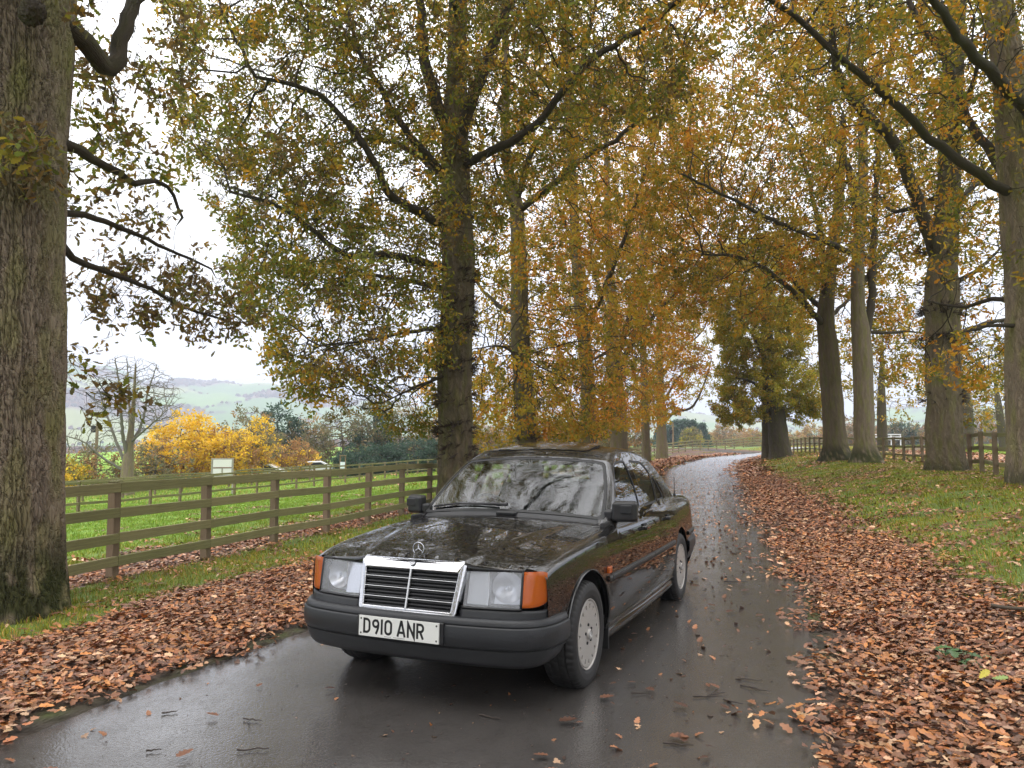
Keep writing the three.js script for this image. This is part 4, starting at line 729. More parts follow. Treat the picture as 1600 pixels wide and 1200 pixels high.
// tufts of short shoots on burred trunks
function burrs(g, base, list, seed, path) {
  const r = rng(seed), spots = []; for (const [y, n, R] of list) for (let k = 0; k < n * 1.8; k++) { const a = r() * 6.2832, yy = y + (r() - 0.5) * 0.42, c = path(yy); spots.push([V(c.x + Math.cos(a) * R, yy, c.z + Math.sin(a) * R), V(Math.cos(a), 0.3 * (r() - 0.3), Math.sin(a))]); }
  const tw = new MB(); for (let k = 0; k < 9; k++) { const e = V(0.5 + r(), (r() - 0.4) * 1.3, (r() - 0.5) * 1.5).normalize().multiplyScalar(0.09 + 0.20 * r()); tw.tube([V(0, 0, 0), e.clone().multiplyScalar(0.5).add(V(0, 0.02, 0)), e], [0.008, 0.006, 0.003], 3); }
  const im = new THREE.InstancedMesh(tw.geo(), BARK.twig, spots.length), X = V(1, 0, 0), q = new THREE.Quaternion(); im.name = 'shoots'; im.userData.kind = 'stuff';
  spots.forEach(([p, d], k) => { q.setFromUnitVectors(X, d.normalize()); const s = 0.7 + 0.6 * r(); im.setMatrixAt(k, new THREE.Matrix4().compose(p, q, V(s, s, s))); }); g.add(im);
}
// ---------- the avenue ----------
const AV = 'old oaks lining the lane';
const onG = (px, D, dy = 0) => { const X = (px - 800) / FOCAL * D; return V(X, H(X, D) + dy, -D); };
const mossFoot = (h) => (a, y) => sm(h, h * 0.35, y);
{ // nearest oak, only part of its trunk and some boughs in view
  const D = 7.95, P = pxy(D), b = onG(14, D);
  const g = plantTree({ seed: 101, label: 'massive oak trunk with deeply furrowed grey bark and a burr, beside the fence', group: AV,
    trunk: [[b, 0.53], [W(12, 700, D), 0.515], [W(14, 400, D), 0.515], [W(16, 150, D), 0.57], [W(20, -60, D), 0.63], [W(30, -260, D), 0.54], [W(60, -600, D), 0.36], [W(60, -1000, D), 0.22]],
    limbs: [[P([[70, 330], [100, 333, 0.3], [160, 343, 0.8], [213, 367, 1.3], [273, 393, 1.8], [330, 420, 2.2]]), 0.05], [P([[60, 370], [92, 378, 0.2], [112, 403, 0.5], [166, 423, 1], [206, 440, 1.4], [233, 450, 1.7], [283, 477, 2.1], [350, 500, 2.6]]), 0.052],
      [P([[70, 25], [112, 45, 0.2], [150, 88, 0.5], [172, 112, 0.7], [186, 78, 0.8], [196, 40, 0.9], [207, 8, 1], [240, -40, 1.4], [320, -110, 2.2]]), 0.13], [P([[70, 205], [97, 222, 0.2], [147, 250, 0.8], [187, 270, 1.3], [207, 286, 1.5], [230, 283, 1.8], [262, 292, 2.3], [285, 340, 2.6]]), 0.075],
      [P([[70, -150], [200, -280, 0], [420, -420, 0.5], [640, -520, 1.5], [900, -640, 2]]), 0.2], [P([[0, -200], [-200, -330, -0.5], [-420, -420, -1]]), 0.2], [P([[40, -300], [160, -560, -2.4], [260, -760, -4]]), 0.18], [P([[40, -400], [100, -700, 3], [240, -860, 5]]), 0.16]],
    crown: [[W(165, 270, D + 1.4), 0.75, 0.75, 1.2, 150], [W(255, 440, D + 2.2), 0.95, 0.55, 1.0, 170], [W(160, 480, D + 1.2), 0.45, 0.5, 0.7, 60], [W(330, 480, D + 2.6), 0.55, 0.4, 0.8, 70], [W(200, 60, D + 1.6), 0.9, 0.8, 1.2, 100], [W(50, 210, D - 0.75), 0.22, 0.22, 0.16, 14], [W(115, 575, D + 0.9), 0.22, 0.2, 0.3, 18], [W(170, 615, D + 1.2), 0.3, 0.07, 0.2, 14], [W(700, -560, D + 1.4), 2.8, 1.4, 2.4, 330], [W(-250, -560, D - 3), 3, 2.2, 3, 160]],
    leaf: [['brown', 1], ['olive', 0.8]], lod: 'near', step: 0.20, kill: 0.30, tip: 0.0030, leaves: 1.0, leafDepth: 3, dense: 2.0, around: 400, dv: 0.026, relief: 0.045, flare: 0.62, bark: BARK.oakNear, moss: mossFoot(1.15), lump: 0.035, avoid: (p) => { const d = -p.z; return d < 6.7 && d > 0.2 && 695 - (p.y - EYE) / d * FOCAL > -160; }, bare: 0.15, droop: 0.6, minLimb: 200 });
  const bur = new THREE.SphereGeometry(0.14, 40, 28); { const p = bur.attributes.position; for (let k = 0; k < p.count; k++) { const v = V(p.getX(k), p.getY(k), p.getZ(k)), n = 1 + 0.16 * N3(v.x * 16, v.y * 16, v.z * 16) + 0.10 * Math.sin(Math.hypot(v.x, v.y) * 150); p.setXYZ(k, v.x * n, v.y * n * 0.85, v.z * n * 0.6); } bur.computeVertexNormals(); }
  const c = W(50, 20, D - 0.60).sub(g.position); part('burr', at(bur, c.x, c.y, c.z, 0.2, -0.2, 0), branchMat, g);
}
const bigOak = { g: null };
{ // the big oak behind the car
  const D = 20.4, P = pxy(D), b = onG(712, D);
  const g = plantTree({ seed: 202, label: 'tall olive-leaved oak with a tufted trunk, next along the fence from the furrowed oak', group: AV,
    trunk: [[b, 0.50], [W(712, 690, D), 0.46], [W(711, 560, D), 0.455], [W(716, 420, D), 0.44], [W(712, 290, D), 0.40], [W(711, 210, D), 0.36], [W(714, 90, D), 0.27], [W(716, -60, D), 0.23], [W(712, -330, D), 0.13]],
    limbs: [[P([[702, 190], [680, 150, -0.3], [664, 90, -0.5], [656, 0, -0.6], [640, -160, -1]]), 0.20], [P([[722, 200], [742, 140, -0.4], [766, 80, -0.6], [796, 10, -0.9], [850, -140, -1.5]]), 0.21],
      [P([[700, 285], [660, 235, -0.5], [623, 190, -0.9], [590, 133, -1.3], [560, 77, -1.6], [540, 0, -2]]), 0.13], [P([[690, 282], [643, 236, 1], [573, 217, 2], [500, 230, 3]]), 0.12], [P([[695, 362], [643, 325, -1], [610, 305, -1.6], [583, 247, -2.2], [500, 150, -3], [400, 120, -4]]), 0.14],
      [P([[696, 425], [660, 410, -0.8], [610, 397, -1.5], [540, 398, -2.2], [450, 330, -3], [360, 300, -3.6]]), 0.12], [P([[695, 450], [640, 440, 1.2], [560, 430, 2.2], [480, 460, 3]]), 0.10], [P([[692, 577], [643, 608, -0.9], [596, 630, -1.5]]), 0.055], [P([[690, 517], [633, 520, -1.5], [566, 533, -2.6], [500, 540, -3.4]]), 0.07],
      [P([[728, 253], [780, 230, -0.8], [833, 200, -1.6], [866, 160, -2.1], [916, 100, -2.6], [983, 57, -3.4], [1056, 7, -4.2], [1160, -90, -5]]), 0.13], [P([[716, -40], [600, -190, 2], [480, -300, 3]]), 0.15], [P([[716, -60], [830, -220, 2], [960, -320, 3.4]]), 0.15], [P([[714, 20], [690, -100, -3.5], [660, -220, -6]]), 0.14]],
    crown: [[W(540, 480, D - 1.2), 3.0, 2.3, 3.4, 300], [W(600, 330, D), 3.4, 2.3, 4, 240], [W(430, 330, D - 2), 2.7, 2.6, 3, 240], [W(400, 110, D - 2), 3.8, 2.8, 3.6, 330], [W(600, 100, D), 3.2, 3.2, 4.5, 240], [W(800, 110, D), 3.4, 3.2, 4.2, 240], [W(700, -260, D), 8.5, 4.2, 7, 460], [W(480, 590, D - 1), 1.5, 0.8, 1.6, 80], [W(590, 600, D + 0.5), 1.8, 0.75, 2, 90], [W(640, 650, D + 0.5), 0.8, 0.35, 1.2, 24], [W(950, 60, D - 3), 2.4, 2, 2.6, 110]],
    avoid: (() => { const lim = curve([[-400, 120], [-60, 200], [100, 232], [230, 252], [300, 292], [340, 330], [420, 345], [520, 395], [600, 430], [680, 520]]); return (p) => { const d = -p.z, x = 800 + p.x / d * FOCAL, y = 695 - (p.y - EYE) / d * FOCAL; return x < lim(y) + 22; }; })(),
    leaf: [['olive', 3], ['gold', 1.1], ['brown', 0.4]], lod: 'mid', step: 0.40, kill: 0.62, leaves: 1.35, around: 84, dv: 0.07, relief: 0.045, moss: (a, y) => 0.30 * sm(10, 3, y), lump: 0.06, flare: 0.4 });
  bigOak.g = g;
  burrs(g, b, [[1.6, 26, 0.46], [2.2, 22, 0.46], [3.0, 16, 0.46], [3.9, 34, 0.45], [5.0, 30, 0.45], [5.6, 26, 0.45], [6.4, 12, 0.44], [8.1, 12, 0.42]], 5, (y) => ({ x: 0, z: 0 }));
}
{
  const D = 33, P = pxy(D);
  const g = plantTree({ seed: 303, label: 'slender golden oak with a forked trunk, next beyond the olive-leaved oak', group: AV,
    trunk: [[onG(824, D), 0.50], [W(822, 650, D), 0.42], [W(813, 533, D), 0.41], [W(811, 417, D), 0.36], [W(806, 320, D), 0.31], [W(792, 250, D), 0.22], [W(790, 100, D), 0.17], [W(788, -60, D), 0.10]],
    limbs: [[P([[810, 322], [856, 293, -1], [910, 247, -2], [960, 220, -3], [1006, 180, -4], [1063, 117, -5]]), 0.17], [P([[800, 300], [833, 233, -1], [870, 190, -1.5], [900, 133, -2], [920, 50, -3], [950, -80, -4]]), 0.17], [P([[812, 490], [780, 478, 1], [752, 452, 2], [730, 420, 3]]), 0.14], [P([[800, 330], [775, 270, -2], [770, 200, -3]]), 0.10], [P([[822, 560], [780, 540, -3], [740, 545, -4]]), 0.08]],
    crown: [[W(850, 480, D), 5, 4.2, 5, 330], [W(850, 250, D), 6, 4.6, 5.5, 400], [W(775, 590, D), 3.6, 2.8, 4.2, 330], [W(860, 630, D + 1), 3.6, 1.6, 3.5, 220], [W(900, 0, D), 7, 5, 6, 300], [W(1000, 180, D - 4), 3, 2.6, 3, 120]],
    leaf: [['gold', 2.8], ['olive', 1.1], ['orange', 0.9]], lod: 'far', step: 0.5, kill: 0.85, leaves: 0.95, relief: 0.04, dv: 0.14, moss: (a, y) => 0.30 * sm(10, 3, y) });
  burrs(g, 0, [[2.2, 18, 0.45], [3.6, 24, 0.43], [6, 20, 0.42]], 6, () => ({ x: 0.0, z: 0 }));
}
{
  const D = 43, P = pxy(D);
  plantTree({ seed: 404, label: 'orange and gold oak with a long bough leaning over the lane', group: AV,
    trunk: [[onG(922, D), 0.48], [W(919, 620, D), 0.40], [W(913, 533, D), 0.38], [W(904, 450, D), 0.33], [W(897, 333, D), 0.27], [W(890, 180, D), 0.18], [W(885, 0, D), 0.10]],
    limbs: [[P([[915, 513], [940, 460, -1.5], [972, 383, -3], [998, 300, -4.5], [1030, 200, -6]]), 0.17], [P([[905, 470], [880, 450, 1], [858, 440, 2]]), 0.1], [P([[900, 380], [872, 320, -2], [860, 240, -3]]), 0.13], [P([[914, 560], [960, 550, 2], [1000, 560, 4]]), 0.1]],
    crown: [[W(930, 470, D), 6, 5, 5.5, 340], [W(960, 270, D), 6.5, 5.5, 6, 380], [W(900, 610, D), 4.8, 2.8, 4.5, 300], [W(1010, 390, D - 3), 3.4, 4, 4, 180], [W(930, 60, D), 7, 5, 6, 200]],
    leaf: [['orange', 2.2], ['gold', 1.6], ['olive', 0.5]], lod: 'far', step: 0.55, kill: 0.95, leaves: 0.9, relief: 0.04, dv: 0.16 });
}
{
  const D = 53, P = pxy(D);
  plantTree({ seed: 505, label: 'twin-stemmed rust coloured oak farther along the fenced verge', group: AV,
    trunk: [[onG(966, D), 0.62], [W(966, 640, D), 0.55], [W(958, 560, D), 0.5], [W(955, 470, D), 0.36], [W(950, 330, D), 0.24], [W(945, 150, D), 0.12]],
    limbs: [[P([[970, 600], [982, 545, -1], [1016, 500, -2], [1066, 447, -4], [1110, 400, -6]]), 0.26], [P([[965, 560], [990, 470, 1], [1010, 380, 2], [1030, 270, 3]]), 0.26], [P([[955, 500], [930, 430, 2], [920, 360, 3]]), 0.2]],
    crown: [[W(1000, 420, D), 6.5, 6, 6, 340], [W(1010, 250, D), 6.5, 6, 6, 300], [W(960, 600, D), 5, 3, 5, 240], [W(1020, 560, D), 4, 2.6, 4, 120]],
    leaf: [['orange', 2], ['rust', 0.8], ['gold', 1.2]], lod: 'far', step: 0.6, kill: 1.05, leaves: 0.9, leafScale: 1.15, relief: 0.03, dv: 0.2 });
}
{
  const D = 64;
  plantTree({ seed: 606, label: 'thin straight oak trunk with orange leaves before the lane bends', group: AV,
    trunk: [[onG(1009, D), 0.38], [W(1008, 640, D), 0.32], [W(1005, 540, D), 0.28], [W(1003, 380, D), 0.18], [W(1003, 250, D), 0.1]], limbs: [],
    crown: [[W(1005, 480, D), 4.2, 6, 5, 200], [W(1000, 620, D), 3.2, 2.6, 4, 110], [W(1010, 330, D), 5, 5, 5, 140]], leaf: [['orange', 1.5], ['gold', 1.5]], lod: 'far', step: 0.65, kill: 1.15, leaves: 1.0, leafScale: 1.25, relief: 0.03, dv: 0.25, around: 36 });
}
{
  const D = 76, P = pxy(D);
  plantTree({ seed: 707, label: 'open yellow-leaved oak with crooked bare boughs where the lane bends', group: AV,
    trunk: [[onG(1033, D), 0.62], [W(1033, 650, D), 0.46], [W(1031, 600, D), 0.42], [W(1030, 520, D), 0.30], [W(1030, 400, D), 0.15]],
    limbs: [[P([[1035, 660], [1052, 645, 0], [1080, 637, -1], [1100, 600, -2], [1112, 560, -2]]), 0.17], [P([[1033, 630], [1060, 590, 0], [1085, 570, 0], [1108, 580, 1]]), 0.15], [P([[1032, 590], [1060, 550, 2], [1095, 520, 2], [1115, 480, 3]]), 0.15], [P([[1030, 560], [1010, 520, 0], [1000, 480, 0]]), 0.14]],
    crown: [[W(1060, 500, D), 4.8, 4.6, 5, 150], [W(1085, 590, D), 2.6, 2.2, 4, 34], [W(1040, 400, D), 4.5, 3, 4.5, 90], [W(1015, 600, D), 2, 3.2, 3, 60]], leaf: [['gold', 1.6], ['lime', 1.4]], lod: 'far', step: 0.6, kill: 1.0, leaves: 1.1, leafScale: 1.3, relief: 0.03, dv: 0.3, around: 36 });
}
// right-hand row
{
  const D = 16.6, P = pxy(D);
  plantTree({ seed: 811, label: 'grey-barked oak sending two long straight boughs out over the lane', group: AV,
    trunk: [[onG(1614, D), 0.54], [W(1612, 640, D), 0.48], [W(1608, 450, D), 0.47], [W(1600, 330, D), 0.46], [W(1590, 260, D), 0.40], [W(1578, 130, D), 0.34], [W(1560, 0, D), 0.28], [W(1530, -200, D), 0.18], [W(1510, -420, D), 0.1]],
    limbs: [[P([[1585, 300], [1526, 270, -0.4], [1449, 213, -0.8], [1383, 147, -1.2], [1306, 87, -1.6], [1253, 33, -1.8], [1193, -5, -2], [1080, -60, -2.6]]), 0.12], [P([[1590, 290], [1549, 240, 0.4], [1509, 177, 0.7], [1479, 97, 1], [1436, 33, 1.2], [1414, -20, 1.4], [1360, -160, 2]]), 0.12], [P([[1605, 300], [1640, 180, 0], [1660, 40, 0]]), 0.26], [P([[1606, 480], [1560, 466, 0.6], [1500, 480, 1.4], [1450, 470, 2]]), 0.075], [P([[1606, 505], [1540, 510, -0.4], [1500, 520, -0.8]]), 0.06], [P([[1600, 200], [1500, 60, -3], [1420, -60, -5]]), 0.16]],
    crown: [[W(1540, 130, D), 2.2, 2.2, 3, 160], [W(1400, 60, D - 1), 2.8, 1.9, 2.6, 190], [W(1200, -40, D - 2), 2.8, 1.6, 2.6, 170], [W(1500, 560, D + 2), 1.3, 0.7, 1.2, 40], [W(1450, -200, D), 6, 3.4, 6, 360], [W(1560, 400, D + 1), 1.2, 1.2, 1.8, 60], [W(1650, 200, D), 2, 4, 3, 90]],
    leaf: [['gold', 1.4], ['olive', 1.2], ['orange', 0.5]], lod: 'mid', step: 0.40, kill: 0.7, leaves: 0.65, around: 84, dv: 0.06, relief: 0.04, bark: BARK.pale, moss: (a, y) => 0.8 * sm(0.55, 0.1, y) });
}
{
  const D = 24.2, P = pxy(D);
  const g = plantTree({ seed: 822, label: 'thick burred oak trunk swelling at mid height, in front of the post and rail fence', group: AV,
    trunk: [[onG(1475, D), 0.56], [W(1475, 690, D), 0.50], [W(1474, 600, D), 0.50], [W(1473, 500, D), 0.50], [W(1471, 430, D), 0.46], [W(1478, 345, D), 0.38], [W(1483, 270, D), 0.34], [W(1484, 180, D), 0.33], [W(1492, 80, D), 0.28], [W(1500, -80, D), 0.2], [W(1500, -300, D), 0.1]],
    limbs: [[P([[1466, 385], [1448, 352, -0.3], [1428, 300, -0.6], [1414, 262, -0.8], [1392, 213, -1.1], [1353, 180, -1.5], [1333, 157, -1.8], [1306, 100, -2.2], [1297, 20, -2.6], [1270, -120, -3.4]]), 0.24], [P([[1486, 450], [1530, 420, 1.4], [1570, 380, 2.6]]), 0.11], [P([[1490, 520], [1540, 505, 0.8], [1590, 495, 1.6]]), 0.13], [P([[1484, 330], [1540, 270, 2], [1590, 210, 3]]), 0.13], [P([[1466, 300], [1400, 330, 2.4], [1370, 300, 4]]), 0.12], [P([[1486, 230], [1520, 130, -2], [1545, 40, -3]]), 0.13]],
    crown: [[W(1530, 300, D), 3.2, 3.4, 3.6, 250], [W(1400, 260, D), 2.8, 3, 3.4, 210], [W(1530, 520, D + 1), 1.7, 1.9, 2.2, 120], [W(1430, 70, D), 4.2, 3, 4, 280], [W(1300, 60, D - 2), 2.6, 2.4, 3, 150], [W(1440, -160, D), 6, 4, 6, 240], [W(1500, 640, D), 0.5, 0.9, 0.6, 16]],
    leaf: [['olive', 1.8], ['gold', 1.5], ['orange', 0.3]], lod: 'mid', step: 0.44, kill: 0.75, leaves: 0.7, leafScale: 1.15, around: 72, dv: 0.08, relief: 0.045, lump: 0.09, moss: (a, y) => Math.max(0.8 * sm(0.45, 0.05, y), 0.5 * sm(6.5, 9, y)) });
  burrs(g, 0, [[2.4, 12, 0.5], [4.2, 30, 0.48], [5.2, 34, 0.48], [6.0, 20, 0.48], [7.2, 14, 0.42]], 8, () => ({ x: 0, z: 0 }));
}
{
  const D = 35.5, P = pxy(D);
  plantTree({ seed: 833, label: 'smooth pale oak trunk dividing into two upright stems, moss at its foot', group: AV,
    trunk: [[onG(1352, D), 0.66], [W(1351, 690, D), 0.46], [W(1349, 600, D), 0.44], [W(1345, 520, D), 0.42], [W(1341, 480, D), 0.32], [W(1341, 400, D), 0.28], [W(1348, 290, D), 0.24], [W(1346, 150, D), 0.17], [W(1340, 0, D), 0.1]],
    limbs: [[P([[1352, 520], [1361, 480, 0.2], [1364, 400, 0.4], [1368, 300, 0.6], [1380, 180, 1], [1400, 20, 1.5]]), 0.21], [P([[1360, 523], [1390, 520, 0.4], [1416, 517, 0.8], [1450, 524, 1.2]]), 0.10], [P([[1340, 398], [1279, 373, -1.5], [1206, 343, -3], [1123, 300, -5], [1060, 270, -6.5]]), 0.15], [P([[1342, 350], [1320, 250, -1], [1290, 150, -2]]), 0.15], [P([[1344, 300], [1300, 210, 2], [1220, 160, 3], [1150, 140, 4]]), 0.14], [P([[1362, 440], [1400, 380, 2], [1440, 330, 3]]), 0.13]],
    crown: [[W(1260, 320, D - 1), 4.6, 3.2, 5, 260], [W(1380, 330, D), 4, 4.6, 4.6, 280], [W(1300, 130, D), 6, 4.4, 5.5, 330], [W(1150, 220, D - 4), 3.6, 3, 3.4, 190], [W(1420, 530, D + 1), 2.4, 2.4, 3, 110], [W(1150, 60, D - 2), 4.4, 3.6, 4, 200]],
    leaf: [['gold', 2], ['orange', 0.9], ['olive', 1]], lod: 'far', step: 0.52, kill: 0.9, leaves: 0.75, around: 64, dv: 0.12, relief: 0.02, bark: BARK.pale, flare: 0.5, moss: mossFoot(1.0) });
}
{
  const D = 39.5, P = pxy(D);
  plantTree({ seed: 844, label: 'grey-green oak trunk with a mossy flared foot and arching boughs above the bend', group: AV,
    trunk: [[onG(1307, D), 0.78], [W(1305, 690, D), 0.58], [W(1300, 620, D), 0.53], [W(1294, 540, D), 0.50], [W(1290, 500, D), 0.44], [W(1297, 420, D), 0.33], [W(1310, 320, D), 0.26], [W(1318, 180, D), 0.15]],
    limbs: [[P([[1284, 500], [1258, 475, -0.8], [1233, 450, -1.6], [1199, 423, -2.6], [1159, 403, -3.8], [1099, 397, -5.2]]), 0.18], [P([[1286, 480], [1240, 440, 1], [1210, 400, 2], [1160, 380, 3]]), 0.15], [P([[1290, 460], [1284, 380, -1], [1268, 300, -2], [1240, 200, -3]]), 0.2], [P([[1300, 500], [1330, 460, 2], [1340, 420, 3]]), 0.14]],
    crown: [[W(1180, 430, D - 2), 4.4, 2.6, 4.5, 250], [W(1250, 380, D), 5, 3.4, 5, 280], [W(1130, 370, D - 4), 3.6, 2.6, 3.6, 190], [W(1260, 200, D), 6, 4.6, 5.5, 240], [W(1330, 480, D + 2), 3, 3, 4, 150], [W(1080, 330, D - 5), 2.6, 3, 3, 120]],
    leaf: [['gold', 1.8], ['olive', 1.2], ['orange', 0.6]], lod: 'far', step: 0.55, kill: 0.92, leaves: 0.85, around: 64, dv: 0.14, relief: 0.03, flare: 0.5, moss: mossFoot(1.15) });
}
{
  const D = 56, P = pxy(D);
  plantTree({ seed: 855, label: 'broad low-crowned yellow-green oak with two dark trunks where the lane turns', group: AV,
    trunk: [[onG(1219, D), 0.78], [W(1216, 680, D), 0.70], [W(1212, 640, D), 0.62], [W(1206, 590, D), 0.45], [W(1200, 500, D), 0.25], [W(1195, 420, D), 0.12]],
    limbs: [[P([[1212, 650], [1180, 600, -1], [1150, 590, -2]]), 0.2], [P([[1210, 610], [1240, 570, 0], [1262, 560, 1]]), 0.18], [P([[1206, 580], [1180, 530, -1], [1160, 500, -2]]), 0.2]],
    crown: [[W(1200, 590, D), 3.6, 2.6, 4, 380], [W(1190, 520, D), 3.2, 3, 4, 260], [W(1155, 635, D - 1), 1.7, 1.1, 2, 120], [W(1248, 630, D), 1.7, 1.3, 2.4, 140], [W(1180, 430, D), 4.4, 3, 4.4, 210]],
    leaf: [['lime', 2.6], ['gold', 1.2], ['olive', 0.3]], lod: 'far', step: 0.5, kill: 0.75, leaves: 2.9, around: 40, dv: 0.2, relief: 0.03, bark: BARK.dark, flare: 0.4, bare: 0.2 });
  const D2 = 58.5; plantTree({ seed: 856, label: 'narrow dark oak stem close behind the low-crowned oak', group: AV, trunk: [[onG(1199, D2), 0.5], [W(1199, 660, D2), 0.42], [W(1196, 560, D2), 0.3], [W(1190, 430, D2), 0.12]], limbs: [], crown: [[W(1185, 480, D2), 4, 3.4, 4, 150]], leaf: [['lime', 1], ['gold', 1.5]], lod: 'far', step: 0.6, kill: 1.1, leaves: 1.5, around: 36, dv: 0.25, relief: 0.03, bark: BARK.dark });
}

// more of the row on both sides of the lane's near end, mirrored in the car's glass and paint
for (const [X, D, turn, lb] of [[9.4, 4.2, 2.1, 'olive-leaved oak on the open grassy verge opposite the furrowed trunk'], [-9.6, -8.5, 4.0, 'olive-leaved oak on the fenced verge, before the furrowed trunk'], [4.2, -11.5, 5.2, 'olive-leaved oak on the open verge at the near end of the lane']]) {
  const c = bigOak.g.clone(); c.name = numbered('oak_tree'); c.userData = { label: lb, category: 'tree', group: AV }; c.position.set(X, H(X, D), -D); c.rotation.y = turn; scene.add(c);
}
// ---------- fences ----------
const woodTex = dataTex(256, 1024, (u, v) => { const g = 0.5 + 0.5 * N3(Math.cos(u * 6.2832) * 5, Math.sin(u * 6.2832) * 5, 1.2 * Math.sin(v * 6.2832)), s = 0.5 + 0.5 * tileNoise(u, v, 24, 3), k = 0.80 + 0.22 * g + 0.10 * s; return [k, k, k]; }, true);
const woodBump = dataTex(256, 512, (u, v) => 0.5 + 0.5 * N3(Math.cos(u * 6.2832) * 9, Math.sin(u * 6.2832) * 9, 1.5 * Math.sin(v * 6.2832)));
const wood = (rgb) => std(rgb, 0.85, { map: woodTex, bumpMap: woodBump, bumpScale: 0.003 });
const RAILS = [wood([0.20, 0.185, 0.075]), wood([0.225, 0.20, 0.088]), wood([0.185, 0.175, 0.07])], POSTS = [wood([0.185, 0.135, 0.08]), wood([0.165, 0.125, 0.07]), wood([0.20, 0.14, 0.085])];
function fence(pts, o) { // pts: [X, D] of posts
  const g = thing('post_and_rail_fence', o.label, 'fence', o.group), b = V(pts[0][0], H(pts[0][0], pts[0][1]), -pts[0][1]); g.position.copy(b);
  const r = rng(o.seed), hs = o.rails, pw = o.pw || 0.11, side = o.side; // side: +1 rails on the right of the walk
  const pg = rbox(pw, o.h + 0.35, pw, 0.006, 1), cap = rbox(pw + 0.02, 0.018, pw + 0.02, 0.004, 1);
  for (let k = 0; k < pts.length; k++) {
    const [X, D] = pts[k], y = H(X, D), n = pts[Math.min(k + 1, pts.length - 1)], q = pts[Math.max(k - 1, 0)], yaw = Math.atan2(n[0] - q[0], n[1] - q[1]);
    const p = part('post', pg, POSTS[k % 3], g); p.position.set(X - b.x, y + o.h / 2 - 0.175 - b.y, -D - b.z); p.rotation.set((r() - 0.5) * 0.03, -yaw, (r() - 0.5) * 0.03);
    if (o.caps) { const c = part('post_cap', cap, RAILS[k % 3], g); c.position.set(X - b.x, y + o.h + 0.009 - b.y, -D - b.z); c.rotation.y = -yaw; }
    if (k + 1 < pts.length) {
      const [X2, D2] = pts[k + 1], y2 = H(X2, D2), L = Math.hypot(X2 - X, D2 - D), ya = Math.atan2(X2 - X, D2 - D), ox = Math.cos(ya) * side * (pw / 2 + o.t / 2 + 0.002), oz = Math.sin(ya) * side * (pw / 2 + o.t / 2 + 0.002);
      hs.forEach((h, j) => { const m = part('rail', fence.geo(o.t, o.rh, L), RAILS[(k + j) % 3], g); m.position.set((X + X2) / 2 - b.x + ox, (y + y2) / 2 + h - b.y + (r() - 0.5) * 0.012, -(D + D2) / 2 - b.z + oz); m.rotation.set(Math.atan2(y2 - y, L) + (r() - 0.5) * 0.006, -ya, 0, 'YXZ'); });
    }
  }
  return g;
}
fence.cache = new Map();
fence.geo = (t, h, L) => { const k = t + '|' + h + '|' + L.toFixed(2); if (!fence.cache.has(k)) { const g = rbox(t, h, +L.toFixed(2) - 0.004, 0.005, 1); const p = g.attributes.position, u = g.attributes.uv; for (let i = 0; i < p.count; i++) u.setXY(i, p.getY(i) * 2.2 + p.getX(i), p.getZ(i) * 0.4); fence.cache.set(k, g); } return fence.cache.get(k); };
const walk = (line, step) => { const c = new THREE.CatmullRomCurve3(line.map(([x, d]) => V(x, 0, d)), false, 'centripetal'), n = Math.round(c.getLength() / step); return c.getSpacedPoints(n).map((p) => [p.x, p.z]); };
{
  const near = []; for (let k = -5; k <= 30; k++) { const D = 10.16 + k * 1.798; near.push([fenceX(D), D]); }
  fence([...near, ...walk([[near[35][0], near[35][1]], [12.4, 74], [17, 86], [22, 93.5], [31, 101], [46, 108]], 1.85).slice(1)], { seed: 1, label: 'mossy brown four-rail fence running along the lane beside the furrowed trunk', h: 1.30, rails: [1.235, 0.90, 0.565, 0.26], rh: 0.13, t: 0.04, side: 1, caps: true, pw: 0.115 });
  fence(walk([[-33, 24.5], [-18, 27], [-15.2, 35], [-12.2, 46], [-7.5, 62], [0, 84]], 2.0), { seed: 2, label: 'thin three-rail paddock fence crossing the field behind the mossy fence', h: 1.22, rails: [1.15, 0.74, 0.36], rh: 0.10, t: 0.035, side: 1, pw: 0.10 });
  fence(walk([[-36, 38], [-24, 40.5], [-19, 52], [-12, 70]], 2.2), { seed: 3, label: 'farther paddock fence in front of the hedge and yellow bushes', h: 1.22, rails: [1.15, 0.74, 0.36], rh: 0.10, t: 0.035, side: 1, pw: 0.10 });
  fence(walk([[10.8, 11], [12.0, 16], [13.4, 20.5], [15.25, 25.3], [19.5, 36.6], [22.9, 56], [26, 72]], 1.82), { seed: 4, label: 'three-rail brown fence behind the pale and the burred oak trunks', h: 1.25, rails: [1.17, 0.76, 0.33], rh: 0.115, t: 0.04, side: 1, pw: 0.12 });
}
